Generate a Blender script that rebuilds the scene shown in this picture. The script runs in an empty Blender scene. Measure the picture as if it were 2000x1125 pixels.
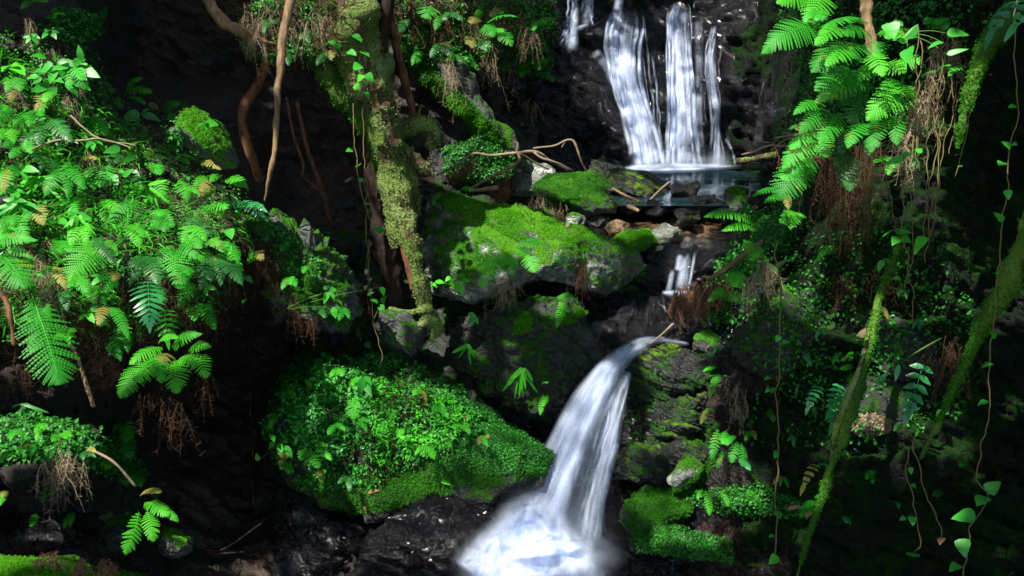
import bpy, math, random
import numpy as np
from mathutils import Vector
from mathutils.bvhtree import BVHTree

random.seed(11)
RNG = np.random.default_rng(11)
S = bpy.context.scene
COL = S.collection

# ------------------------------------------------------------------ camera
CAM = np.array((0.0, 0.0, 1.7))
TH = math.radians(16.0)
FPX = 2000 * 35 / 36.0
cam = bpy.data.objects.new("camera", bpy.data.cameras.new("camera"))
COL.objects.link(cam)
cam.location = CAM
cam.rotation_euler = (math.radians(90) - TH, 0, 0)
cam.data.lens = 35
cam.data.sensor_width = 36
cam.data.clip_start = 0.05
cam.data.clip_end = 400
S.camera = cam

# ------------------------------------------------------------------ light
SUN_TO = np.array((-0.36, -0.40, 0.84)); SUN_TO /= np.linalg.norm(SUN_TO)   # towards the sun: high, left, behind the viewer
W = bpy.data.worlds.new("World"); S.world = W; W.use_nodes = True
nt = W.node_tree
sky = nt.nodes.new("ShaderNodeTexSky"); sky.sky_type = 'NISHITA'; sky.sun_disc = False
sky.sun_elevation = math.asin(SUN_TO[2]); sky.sun_rotation = math.atan2(SUN_TO[0], SUN_TO[1])
nt.links.new(sky.outputs[0], nt.nodes["Background"].inputs[0])
nt.nodes["Background"].inputs[1].default_value = 0.15
sun = bpy.data.objects.new("sun", bpy.data.lights.new("sun", 'SUN')); COL.objects.link(sun)
sun.data.energy = 4.6; sun.data.angle = math.radians(0.5); sun.data.color = (1.0, 0.95, 0.86)
sun.rotation_euler = Vector(SUN_TO).to_track_quat('Z', 'Y').to_euler()
S.view_settings.view_transform = 'Standard'; S.view_settings.look = 'None'
S.view_settings.exposure = 1.3; S.view_settings.gamma = 1
S.cycles.max_bounces = 6; S.cycles.transparent_max_bounces = 24
S.cycles.caustics_reflective = False; S.cycles.caustics_refractive = False

# ------------------------------------------------------------------ maths helpers
RIGHT = np.array((1.0, 0, 0)); FWD = np.array((0, math.cos(TH), -math.sin(TH))); UPC = np.array((0, math.sin(TH), math.cos(TH)))
ZUP = np.array((0, 0, 1.0))
def P(px, py, d):
    px = np.asarray(px, float); py = np.asarray(py, float); d = np.asarray(d, float)
    u = (px - 1000) / FPX; v = (562.5 - py) / FPX
    return CAM + d[..., None] * (u[..., None] * RIGHT + v[..., None] * UPC + FWD)
def norm(v):
    v = np.asarray(v, float); return v / (np.linalg.norm(v, axis=-1, keepdims=True) + 1e-9)
def _h(ix, iy, iz, seed):
    n = (ix * 374761393 + iy * 668265263 + iz * 1274126177 + seed * 974634541) & 0x7fffffff
    n = ((n ^ (n >> 13)) * 1103515245) & 0x7fffffff
    n = ((n ^ (n >> 15)) * 668265263) & 0x7fffffff
    return ((n ^ (n >> 11)) & 0xffff) / 32767.5 - 1.0
def noise(p, seed=0):
    p = np.asarray(p, float); i = np.floor(p).astype(np.int64); f = p - i; u = f * f * f * (f * (f * 6 - 15) + 10)
    r = 0
    for dx in (0, 1):
        for dy in (0, 1):
            for dz in (0, 1):
                w = (u[..., 0] if dx else 1 - u[..., 0]) * (u[..., 1] if dy else 1 - u[..., 1]) * (u[..., 2] if dz else 1 - u[..., 2])
                r = r + w * _h(i[..., 0] + dx, i[..., 1] + dy, i[..., 2] + dz, seed)
    return r
def fbm(p, o=4, seed=0, g=0.5):
    a, s, r = 1.0, 1.0, 0
    for k in range(o):
        r = r + a * noise(np.asarray(p) * s, seed + k); a *= g; s *= 2.07
    return r
def ridged(p, o=4, seed=0):
    a, s, r = 1.0, 1.0, 0
    for k in range(o):
        r = r + a * (1 - 2 * np.abs(noise(np.asarray(p) * s, seed + k))); a *= 0.5; s *= 2.1
    return r
STRATA = norm(np.array((0.42, 0.25, 0.87)))            # slate beds dip down to the right
def strata(p, k, seed=0):
    s = p @ STRATA * k + 0.9 * fbm(p * 1.6, 3, seed)
    fr = s - np.floor(s)
    return np.where(fr < 0.8, fr / 0.8, (1 - fr) / 0.2) - 0.5
def catmull(pts, n):
    pts = np.asarray(pts, float)
    if len(pts) < 3:
        t = np.linspace(0, 1, n)[:, None]; return pts[0] * (1 - t) + pts[-1] * t
    q = np.vstack([2 * pts[0] - pts[1], pts, 2 * pts[-1] - pts[-2]])
    t = np.linspace(0, len(pts) - 1 - 1e-6, n); i = t.astype(int); f = (t - i)[:, None]
    a, b, c, d = q[i], q[i + 1], q[i + 2], q[i + 3]
    return 0.5 * (2 * b + (c - a) * f + (2 * a - 5 * b + 4 * c - d) * f ** 2 + (3 * b - a - 3 * c + d) * f ** 3)

class MB:
    """collects triangles / quads and links them as ONE mesh object"""
    def __init__(self): self.v = []; self.f = {3: [], 4: []}; self.t = []; self.uv = []; self.n = 0
    def add(self, v, f, tint=0.5, uv=None):
        v = np.asarray(v, float).reshape(-1, 3); f = np.asarray(f, int)
        self.f[f.shape[1]].append(f + self.n); self.v.append(v)
        self.t.append(np.broadcast_to(np.asarray(tint, float), (len(v),)))
        self.uv.append(np.zeros((len(v), 2)) if uv is None else uv); self.n += len(v)
    def arrays(self):
        v = np.vstack(self.v); fs = []
        for k in (3, 4):
            if self.f[k]: fs.append(np.vstack(self.f[k]))
        return v, fs
    def build(self, name, mat, parent=None, origin=None, smooth=True, uv=False):
        v, fs = self.arrays()
        o3 = np.zeros(3) if origin is None else np.asarray(origin, float)
        me = bpy.data.meshes.new(name)
        me.vertices.add(len(v)); me.vertices.foreach_set("co", (v - o3).astype(np.float32).ravel())
        loops = np.concatenate([f.ravel() for f in fs]); tot = np.concatenate([np.full(len(f), f.shape[1]) for f in fs])
        st = np.concatenate([[0], np.cumsum(tot)[:-1]])
        me.loops.add(len(loops)); me.loops.foreach_set("vertex_index", loops.astype(np.int32))
        me.polygons.add(len(tot)); me.polygons.foreach_set("loop_start", st.astype(np.int32))
        me.polygons.foreach_set("use_smooth", np.full(len(tot), smooth))
        me.update(calc_edges=True)
        a = me.attributes.new("tint", 'FLOAT', 'POINT'); a.data.foreach_set("value", np.concatenate(self.t).astype(np.float32))
        if uv:
            u = me.uv_layers.new(name="UVMap"); u.data.foreach_set("uv", np.vstack(self.uv)[loops].astype(np.float32).ravel())
        me.materials.append(mat)
        o = bpy.data.objects.new(name, me); COL.objects.link(o)
        if parent is not None: o.parent = parent
        else: o.location = o3
        return o

def tag(o, label=None, cat=None, group=None, kind=None):
    if label: o["label"] = label
    if cat: o["category"] = cat
    if group: o["group"] = group
    if kind: o["kind"] = kind
    return o
def empty(name, loc, label, cat, group=None):
    o = bpy.data.objects.new(name, None); COL.objects.link(o); o.location = loc; o.empty_display_size = 0.05
    return tag(o, label, cat, group)

SOLID = []           # (verts, tris) of everything plants can grow on
def solid(mb):
    v, fs = mb.arrays()
    for f in fs:
        SOLID.append((v, f if f.shape[1] == 3 else np.vstack([f[:, [0, 1, 2]], f[:, [0, 2, 3]]])))
BVH = [None]
def make_bvh():
    vs, ts, n = [], [], 0
    for v, t in SOLID: vs.append(v); ts.append(t + n); n += len(v)
    BVH[0] = BVHTree.FromPolygons(np.vstack(vs).tolist(), np.vstack(ts).tolist())
def cast(px, py):
    d = norm(P(px, py, 1.0) - CAM)
    h = BVH[0].ray_cast(Vector(CAM), Vector(d))
    if h[0] is None: return None
    p = np.array(h[0]); n = np.array(h[1])
    if n @ d > 0: n = -n
    return p, n, float((p - CAM) @ FWD)
def depth(px, py, default=6.0):
    h = cast(px, py); return h[2] if h else default

# ------------------------------------------------------------------ materials
class NT:
    def __init__(self, name):
        self.m = bpy.data.materials.new(name); self.m.use_nodes = True; self.t = self.m.node_tree; self.t.nodes.clear()
        self.out = self.n("ShaderNodeOutputMaterial")
    def n(self, typ, **kw):
        x = self.t.nodes.new(typ)
        for k, v in kw.items(): setattr(x, k, v)
        return x
    def set(self, sock, val):
        if hasattr(val, "is_output"): self.t.links.new(val, sock)
        else: sock.default_value = val
    def pos(self):
        if not hasattr(self, "_g"): self._g = self.n("ShaderNodeNewGeometry")
        return self._g
    def noise(self, scale, detail=5, rough=0.55, vec=None, dist=0.0):
        x = self.n("ShaderNodeTexNoise"); self.set(x.inputs["Vector"], vec or self.pos().outputs["Position"])
        x.inputs["Scale"].default_value = scale; x.inputs["Detail"].default_value = detail
        x.inputs["Roughness"].default_value = rough; x.inputs["Distortion"].default_value = dist
        return x.outputs["Fac"]
    def math(self, op, a, b=0.0, c=None, clamp=False):
        x = self.n("ShaderNodeMath", operation=op, use_clamp=clamp); self.set(x.inputs[0], a); self.set(x.inputs[1], b)
        if c is not None: self.set(x.inputs[2], c)
        return x.outputs[0]
    def remap(self, v, a, b, c=0.0, d=1.0):
        x = self.n("ShaderNodeMapRange"); x.clamp = True; self.set(x.inputs[0], v)
        for i, k in enumerate((a, b, c, d)): self.set(x.inputs[i + 1], k)
        return x.outputs[0]
    def mix(self, f, a, b):
        x = self.n("ShaderNodeMix", data_type='RGBA'); self.set(x.inputs[0], f)
        self.set(x.inputs[6], a if hasattr(a, "is_output") else (*a, 1)); self.set(x.inputs[7], b if hasattr(b, "is_output") else (*b, 1))
        return x.outputs[2]
    def bump(self, h, strength, dist, nrm=None):
        x = self.n("ShaderNodeBump"); self.set(x.inputs["Height"], h); x.inputs["Strength"].default_value = strength
        x.inputs["Distance"].default_value = dist
        if nrm: self.set(x.inputs["Normal"], nrm)
        return x.outputs[0]
    def pbsdf(self, col, rough, nrm=None, spec=0.5, **kw):
        b = self.n("ShaderNodeBsdfPrincipled"); self.set(b.inputs["Base Color"], col if hasattr(col, "is_output") else (*col, 1))
        self.set(b.inputs["Roughness"], rough); self.set(b.inputs["Specular IOR Level"], spec)
        if nrm: self.set(b.inputs["Normal"], nrm)
        for k, v in kw.items(): self.set(b.inputs[k], v)
        return b.outputs[0]
    def done(self, sh):
        self.t.links.new(sh, self.out.inputs[0]); return self.m

def mat_rock(name, ra=(0.010, 0.011, 0.013), rb=(0.036, 0.037, 0.037), ma=(0.03, 0.09, 0.006), mb=(0.14, 0.26, 0.012),
             moss=0.0, up=1.0, rough=(0.2, 0.6), scale=1.0, bump=0.6, lichen=0.0, brown=0.0, spec=0.55):
    """bare slate with moss where the surface faces up; moss = how far it spreads (-1 none .. 1 all)"""
    t = NT(name)
    n1 = t.noise(2.2 * scale, 7, 0.62); n2 = t.noise(11 * scale, 8, 0.65); n3 = t.noise(70 * scale, 4, 0.6)
    mp = t.n("ShaderNodeMapping"); mp.vector_type = 'TEXTURE'
    t.set(mp.inputs[0], t.pos().outputs["Position"]); mp.inputs[2].default_value = (0.2, 0.45, 0.1); mp.inputs[3].default_value = (1, 1, 0.16)
    n4 = t.noise(7 * scale, 8, 0.6, vec=mp.outputs[0], dist=0.4)
    rock = t.mix(t.remap(n2, 0.35, 0.68), ra, rb)
    if brown: rock = t.mix(t.math('MULTIPLY', t.remap(n1, 0.4, 0.62), brown), rock, (0.055, 0.026, 0.012))
    if lichen: rock = t.mix(t.math('MULTIPLY', t.remap(t.noise(9, 4), 0.56, 0.6), lichen), rock, (0.42, 0.45, 0.42))
    nz = t.n("ShaderNodeSeparateXYZ"); t.set(nz.inputs[0], t.pos().outputs["Normal"])
    m = t.math('MULTIPLY_ADD', nz.outputs[2], up, moss)
    m = t.math('ADD', m, t.math('MULTIPLY_ADD', n1, 2.4, -1.2))
    m = t.math('ADD', m, t.math('MULTIPLY_ADD', n2, 2.0, -1.0))
    mf = t.remap(m, 0.35, 0.62)
    mcol = t.mix(t.remap(t.math('ADD', n1, t.math('MULTIPLY_ADD', n3, 0.9, -0.45)), 0.3, 0.72), ma, mb)
    col = t.mix(mf, rock, mcol)
    vm = t.n("ShaderNodeMapping"); vm.vector_type = 'TEXTURE'; vm.inputs[2].default_value = (0.15, 0.5, 0.2); vm.inputs[3].default_value = (1, 1, 0.3)
    wv = t.n("ShaderNodeVectorMath", operation='MULTIPLY_ADD'); nz_ = t.n("ShaderNodeTexNoise"); t.set(nz_.inputs["Vector"], t.pos().outputs["Position"]); nz_.inputs["Scale"].default_value = 5
    t.set(wv.inputs[0], nz_.outputs["Color"]); wv.inputs[1].default_value = (.3, .3, .3); t.set(wv.inputs[2], t.pos().outputs["Position"]); t.set(vm.inputs[0], wv.outputs[0])
    v1 = t.n("ShaderNodeTexVoronoi"); t.set(v1.inputs["Vector"], vm.outputs[0]); v1.inputs["Scale"].default_value = 4.5 * scale
    v2 = t.n("ShaderNodeTexVoronoi", feature='DISTANCE_TO_EDGE'); t.set(v2.inputs["Vector"], vm.outputs[0]); v2.inputs["Scale"].default_value = 4.5 * scale
    blk = t.n("ShaderNodeSeparateColor"); t.set(blk.inputs[0], v1.outputs["Color"])
    h = t.math('ADD', t.math('MULTIPLY', n4, 1.0), t.math('MULTIPLY', n2, 0.8))
    h = t.math('ADD', h, t.math('ADD', t.math('MULTIPLY', blk.outputs[0], .5), t.remap(v2.outputs["Distance"], 0, .07, -.45, 0)))
    b = t.bump(h, bump, 0.06 if spec < .9 else .13)
    b = t.bump(t.math('MULTIPLY', n3, t.math('MULTIPLY_ADD', mf, 0.8, 0.25)), 0.7, 0.02, b)
    rg = t.mix(mf, t.mix(n2, (rough[0],) * 3, (rough[1],) * 3), (0.9, 0.9, 0.9))
    sp = t.math('MULTIPLY_ADD', mf, .12 - spec, spec)
    return t.done(t.pbsdf(col, rg, b, sp))

def mat_leaf(name, a, b, rough=0.42, trans=0.3, spec=0.45, old=None):
    t = NT(name)
    at = t.n("ShaderNodeAttribute", attribute_name="tint")
    c = t.mix(at.outputs["Fac"], a, b)
    if old: c = t.mix(t.math('MULTIPLY', t.remap(t.noise(14, 3), 0.6, 0.7), 0.8), c, old)
    p = t.pbsdf(c, rough, None, spec)
    tr = t.n("ShaderNodeBsdfTranslucent")
    hs = t.n("ShaderNodeHueSaturation"); t.set(hs.inputs["Color"], c); hs.inputs["Value"].default_value = 1.5; hs.inputs["Hue"].default_value = 0.485
    t.set(tr.inputs[0], hs.outputs[0])
    mx = t.n("ShaderNodeMixShader"); mx.inputs[0].default_value = trans
    t.t.links.new(p, mx.inputs[1]); t.t.links.new(tr.outputs[0], mx.inputs[2])
    return t.done(mx.outputs[0])

def mat_bark(name, ba=(0.03, 0.016, 0.009), bb=(0.12, 0.065, 0.035), lich=0.0, lc=(0.27, 0.31, 0.13), lc2=(0.12, 0.22, 0.03), bump=0.9):
    t = NT(name)
    mp = t.n("ShaderNodeMapping"); t.set(mp.inputs[0], t.pos().outputs["Position"]); mp.inputs[3].default_value = (1, 1, 0.22)
    n1 = t.noise(30, 6, 0.6, vec=mp.outputs[0]); n2 = t.noise(6, 6, 0.6); n3 = t.noise(55, 4, 0.6)
    c = t.mix(t.remap(n1, 0.35, 0.65), ba, bb)
    f = t.remap(t.math('ADD', t.math('MULTIPLY', n2, 1.2), t.math('MULTIPLY', n3, 0.7)), 1.28 - lich, 1.36 - lich)
    c = t.mix(f, c, t.mix(t.remap(t.noise(3, 3), 0.4, 0.6), lc, lc2))
    b = t.bump(t.math('ADD', t.math('MULTIPLY', n1, 0.6), t.math('MULTIPLY', t.math('MULTIPLY', n3, f), 1.4)), bump, 0.03)
    return t.done(t.pbsdf(c, 0.75, b, 0.3))

def mat_plain(name, a, b, rough=0.7, scale=25, bump=0.3, spec=0.3):
    t = NT(name); n = t.noise(scale, 5); at = t.n("ShaderNodeAttribute", attribute_name="tint")
    c = t.mix(t.math('ADD', t.math('MULTIPLY', n, 0.6), t.math('MULTIPLY_ADD', at.outputs["Fac"], 0.8, -0.2), clamp=True), a, b)
    return t.done(t.pbsdf(c, rough, t.bump(n, bump, 0.01), spec))

M = {}
M['cliff'] = mat_rock("wet_cliff", ra=(0.005, 0.005, 0.006), rb=(0.018, 0.018, 0.018), rough=(.25, .6), spec=.35, moss=-0.95, up=0.6, brown=0.5, bump=0.9)
M['fallwall'] = mat_rock("wet_slate", ra=(0.004, 0.005, 0.007), rb=(0.016, 0.016, 0.022), moss=-1.9, rough=(0.05, 0.22), bump=1.0, spec=.95)
M['wet'] = mat_rock("wet_black_slate", ra=(0.004, 0.004, 0.006), rb=(0.016, 0.016, 0.021), moss=-1.3, rough=(0.05, 0.22), bump=1.0, scale=1.3, spec=.95)
M['wetmoss'] = mat_rock("wet_slate_with_moss", moss=-0.45, rough=(0.15, 0.5), bump=0.9, scale=1.5)
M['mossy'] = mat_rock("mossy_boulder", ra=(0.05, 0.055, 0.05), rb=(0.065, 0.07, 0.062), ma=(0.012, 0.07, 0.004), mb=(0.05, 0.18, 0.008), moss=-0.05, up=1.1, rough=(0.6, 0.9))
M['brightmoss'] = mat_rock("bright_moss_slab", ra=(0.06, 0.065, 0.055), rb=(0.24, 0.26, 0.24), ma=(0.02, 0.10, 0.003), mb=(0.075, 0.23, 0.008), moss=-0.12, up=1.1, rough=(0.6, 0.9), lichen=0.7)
M['darkmoss'] = mat_rock("shaded_mossy_rock", ra=(0.007, 0.009, 0.007), rb=(0.026, 0.03, 0.023), ma=(0.007, 0.035, 0.004), mb=(0.03, 0.10, 0.009), moss=0.1, up=0.5, rough=(0.45, 0.8))  # darker copy of the mossy rock, shade put into its colours
M['grey'] = mat_rock("pale_grey_rock", ra=(0.07, 0.075, 0.06), rb=(0.2, 0.22, 0.18), ma=(0.05, 0.13, 0.01), mb=(0.1, 0.2, 0.02), moss=-0.7, rough=(0.5, 0.8), lichen=0.9)
M['soil'] = mat_rock("bank_soil", ra=(0.006, 0.004, 0.003), rb=(0.022, 0.014, 0.008), ma=(0.015, 0.05, 0.005), mb=(0.04, 0.11, 0.01), moss=-0.5, up=0.5, rough=(0.7, 0.95))
M['greencliff'] = mat_rock("shaded_green_cliff", ra=(0.006, 0.008, 0.007), rb=(0.012, 0.014, 0.012), ma=(0.003, 0.018, 0.003), mb=(0.014, 0.05, 0.007), moss=0.45, up=0.35, rough=(0.4, 0.8), scale=1.6, bump=1.0, spec=.22)  # cliff colour darkened to stand in for shade, keeps stray sun patches faint
M['cave'] = mat_rock("cave_wall", ra=(0.007, 0.006, 0.005), rb=(0.022, 0.015, 0.010), moss=-1.8, rough=(0.5, 0.8), brown=0.7)  # dark brown wall, darkened further to stand in for deep shade
M['streambed'] = mat_rock('brown_pebble_bed', ra=(0.05, 0.03, 0.015), rb=(0.5, 0.33, 0.18), moss=-2.5, rough=(0.5, 0.8), scale=2.5)
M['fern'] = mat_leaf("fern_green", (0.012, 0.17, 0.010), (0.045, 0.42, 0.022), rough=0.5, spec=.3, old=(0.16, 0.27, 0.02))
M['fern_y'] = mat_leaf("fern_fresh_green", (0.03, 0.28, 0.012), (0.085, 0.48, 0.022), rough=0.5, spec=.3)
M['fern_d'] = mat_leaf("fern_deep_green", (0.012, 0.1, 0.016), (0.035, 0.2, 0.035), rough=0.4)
M['fern_old'] = mat_leaf('fern_yellowing', (0.13, 0.12, 0.02), (0.34, 0.32, 0.06), rough=0.6, old=(.2, .1, .04))
M['holly'] = mat_leaf("holly_fern_green", (0.015, 0.16, 0.045), (0.05, 0.34, 0.10), rough=0.32, spec=0.6)
M['leaf'] = mat_leaf("broad_leaf_green", (0.012, 0.16, 0.012), (0.045, 0.38, 0.028), rough=0.45, spec=0.55)
M['cover'] = mat_leaf("ground_cover_green", (0.006, 0.07, 0.007), (0.035, 0.31, 0.014), rough=0.45, spec=0.45)
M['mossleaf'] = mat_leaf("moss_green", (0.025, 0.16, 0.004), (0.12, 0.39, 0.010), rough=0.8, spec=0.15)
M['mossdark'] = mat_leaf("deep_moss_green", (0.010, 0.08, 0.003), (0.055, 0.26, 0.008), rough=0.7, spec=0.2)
M['dead'] = mat_leaf("dead_frond_brown", (0.016, 0.008, 0.004), (0.075, 0.038, 0.02), rough=0.75, trans=0.15, spec=0.15)
M['straw'] = mat_leaf("dry_straw", (0.07, 0.05, 0.03), (0.33, 0.25, 0.16), rough=0.7, trans=0.15, spec=0.2)
M['needle'] = mat_leaf("dead_cedar_brown", (0.05, 0.022, 0.012), (0.2, 0.10, 0.06), rough=0.75, trans=0.15, spec=0.15)
M['darkbark'] = mat_bark('shade_bark', ba=(0.008, 0.004, 0.003), bb=(0.035, 0.018, 0.011), lich=-.3)  # near-black bark: shade put into the colour of stems that should look unlit
M['trunk'] = mat_bark("lichened_bark", lich=0.44, lc=(0.21, 0.27, 0.085), lc2=(0.10, 0.17, 0.025))
M['mosstrunk'] = mat_bark("mossy_bark", lich=0.62, lc=(0.03, 0.10, 0.008), lc2=(0.08, 0.17, 0.015))
M['root'] = mat_bark("bare_root", ba=(0.06, 0.022, 0.01), bb=(0.2, 0.085, 0.04), lich=-0.3)
M['rootmoss'] = mat_bark("mossy_root", ba=(0.1, 0.06, 0.03), bb=(0.26, 0.17, 0.09), lich=0.08, lc=(0.2, 0.26, 0.03))
M['twig'] = mat_plain("dry_twig", (0.09, 0.06, 0.035), (0.33, 0.25, 0.17))
M['vine'] = mat_plain("vine_stem", (0.05, 0.045, 0.015), (0.16, 0.13, 0.05))
M['stem'] = mat_plain("green_stem", (0.03, 0.09, 0.015), (0.09, 0.19, 0.03))
M['litter'] = mat_leaf("dead_leaf", (0.1, 0.04, 0.015), (0.3, 0.16, 0.08), rough=0.6, trans=0.2)
# ------------------------------------------------------------------ generic builders
def ico(n):
    """unit sphere as a normalised cube grid, n quads per side"""
    g = np.tan(np.linspace(-math.pi / 4, math.pi / 4, n + 1)); a, b = np.meshgrid(g, g, indexing='ij'); o = np.ones_like(a)
    vs, fs, k = [], [], 0
    idx = np.arange((n + 1) ** 2).reshape(n + 1, n + 1)
    q = np.stack([idx[:-1, :-1], idx[1:, :-1], idx[1:, 1:], idx[:-1, 1:]], -1).reshape(-1, 4)
    for A in ((a, b, o), (b, a, -o), (o, a, b), (-o, b, a), (b, o, a), (a, -o, b)):
        vs.append(norm(np.stack(A, -1).reshape(-1, 3))); fs.append(q + k); k += (n + 1) ** 2
    v = np.vstack(vs); f = np.vstack(fs)
    key = np.round(v * 1e5).astype(np.int64)
    _, first, inv = np.unique(key, axis=0, return_index=True, return_inverse=True)
    return v[first], inv.reshape(-1)[f]
_ICO = {}
def star(outline, th):
    o = np.asarray(outline, float); c = o.mean(0); q = o - c
    dx, dy = np.cos(th), np.sin(th); r = np.full(len(th), 1e9)
    best = np.zeros(len(th))
    for i in range(len(q)):
        a, b = q[i], q[(i + 1) % len(q)]; e = b - a
        den = dx * e[1] - dy * e[0]; den = np.where(np.abs(den) < 1e-9, 1e-9, den)
        t = (a[0] * e[1] - a[1] * e[0]) / den; s = (a[0] * dy - a[1] * dx) / den
        ok = (t > 0) & (s >= -1e-6) & (s <= 1 + 1e-6); best = np.where(ok & (t > best), t, best)
    return c, best
def rock_mb(outline, d, thick, tilt=(0, 0), n=26, seed=0, amp=0.05, freq=3.0, layers=0.0, planes=7, p=0.75, lk=7):
    """closed boulder: outline in photo pixels at distance d, its own thickness in metres, tilt = metres of depth per 100 px (x, y)"""
    if n not in _ICO: _ICO[n] = ico(n)
    s, f = _ICO[n]; rg = np.random.default_rng(seed + 100)
    th = np.arctan2(s[:, 1], s[:, 0]); m = np.hypot(s[:, 0], s[:, 1])
    c, R = star(outline, th)
    mm = m ** p; x = R * mm * np.cos(th); y = R * mm * np.sin(th)
    z = np.sign(s[:, 2]) * np.abs(s[:, 2]) ** 0.8
    dd = d + z * thick + tilt[0] * x / 100 + tilt[1] * y / 100
    v = P(c[0] + x, c[1] + y, dd); C = v.mean(0); rad = np.linalg.norm(v - C, axis=1).mean()
    for k in range(planes):                                    # broken flat faces
        nn = norm(rg.normal(size=3)); h = np.quantile((v - C) @ nn, rg.uniform(0.8, 0.95)); e = (v - C) @ nn - h
        v = v - np.where(e > 0, e * 0.85, 0)[:, None] * nn
    out = norm(v - C)
    v = v + out * (amp * fbm(v * freq, 5, seed) + amp * 0.5 * ridged(v * freq * 1.7, 3, seed + 9))[:, None]
    if layers: v = v + out * (layers * strata(v, lk, seed) + layers * .35 * strata(v, lk * 2.9, seed + 3) + amp * .25 * ridged(v * freq * 5, 3, seed + 5))[:, None]
    mb = MB(); mb.add(v, f[:, ::-1]); return mb
def boulder(name, label, outline, d, thick, mat, origin_low=True, group=None, cat="rock", **kw):
    mb = rock_mb(outline, d, thick, **kw); solid(mb)
    v = mb.v[0]; o = np.array((v[:, 0].mean(), v[:, 1].mean(), v[:, 2].min()))
    return tag(mb.build(name, M[mat], origin=o), label, cat, group)

def tube(mb, pts, rad, sides=8, n=None, rough=0.0, seed=0, tint=0.5, freq=9.0):
    pts = np.asarray(pts, float); n = n or max(4, 4 * len(pts))
    c = catmull(pts, n); r = np.interp(np.linspace(0, 1, n), np.linspace(0, 1, len(np.atleast_1d(rad))), np.atleast_1d(rad))
    T = norm(np.gradient(c, axis=0)); a = np.array((0.3, 1, 0.1)); U = []
    u = norm(np.cross(T[0], a))
    for i in range(n):
        u = norm(u - T[i] * (u @ T[i])); U.append(u)
    U = np.array(U); V = np.cross(T, U)
    an = np.linspace(0, 2 * math.pi, sides, endpoint=False)
    ring = np.cos(an)[None, :, None] * U[:, None] + np.sin(an)[None, :, None] * V[:, None]
    v = c[:, None] + ring * r[:, None, None]
    if rough:
        q = v.reshape(-1, 3); k = fbm(q * freq, 4, seed).reshape(n, sides)
        v = v + ring * (r[:, None] * rough * k)[..., None]
    i = np.arange(n * sides).reshape(n, sides)
    f = np.stack([i[:-1], np.roll(i[:-1], -1, 1), np.roll(i[1:], -1, 1), i[1:]], -1).reshape(-1, 4)
    vv = np.vstack([v.reshape(-1, 3), c[:1], c[-1:]]); k0, k1 = n * sides, n * sides + 1
    mb.add(vv, f, tint); off = mb.n - len(vv)
    ca = np.stack([np.full(sides, k0), np.roll(i[0], -1), i[0]], -1); cb = np.stack([np.full(sides, k1), i[-1], np.roll(i[-1], -1)], -1)
    mb.f[3].append(np.vstack([ca, cb]) + off)
    return c, T

def wobble(pts, n, amp, seed):
    c = catmull(pts, n); return c + amp * np.stack([fbm(c * 6 + k * 17.3, 3, seed) for k in range(3)], -1)

PROF = {'ovate': ((0, .12, .3, .5, .7, .88, 1), (.05, .7, 1, .92, .66, .3, 0)),
        'lance': ((0, .1, .3, .5, .75, .9, 1), (.25, .7, 1, .95, .6, .28, 0)),
        'heart': ((0, .04, .2, .4, .65, .85, 1), (.35, .85, 1, .92, .62, .3, 0)),
        'strap': ((0, .1, .4, .7, .9, 1), (.6, .9, 1, .8, .45, 0))}
def blade(mb, b, dr, nrm, L, w, droop=0.2, shape='ovate', n=7, fold=0.18, tint=0.5, wave=0.0):
    b = np.asarray(b, float); dr = norm(dr); nrm = norm(nrm - dr * (np.asarray(nrm) @ dr)); sd = np.cross(dr, nrm)
    t = np.linspace(0, 1, n + 1); pw = np.interp(t, *PROF[shape]) * w / 2
    c = b + L * t[:, None] * dr - (droop * L * t ** 2)[:, None] * nrm
    off = fold * pw + wave * w * np.sin(t * 14 + tint * 9)
    l = c + pw[:, None] * sd + off[:, None] * nrm; r = c - pw[:, None] * sd + off[:, None] * nrm
    v = np.stack([l, c, r], 1).reshape(-1, 3); i = np.arange(n)[:, None] * 3
    f = np.vstack([i + np.array((0, 1, 4, 3)), i + np.array((1, 2, 5, 4))])
    mb.add(v, f, tint)

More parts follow.
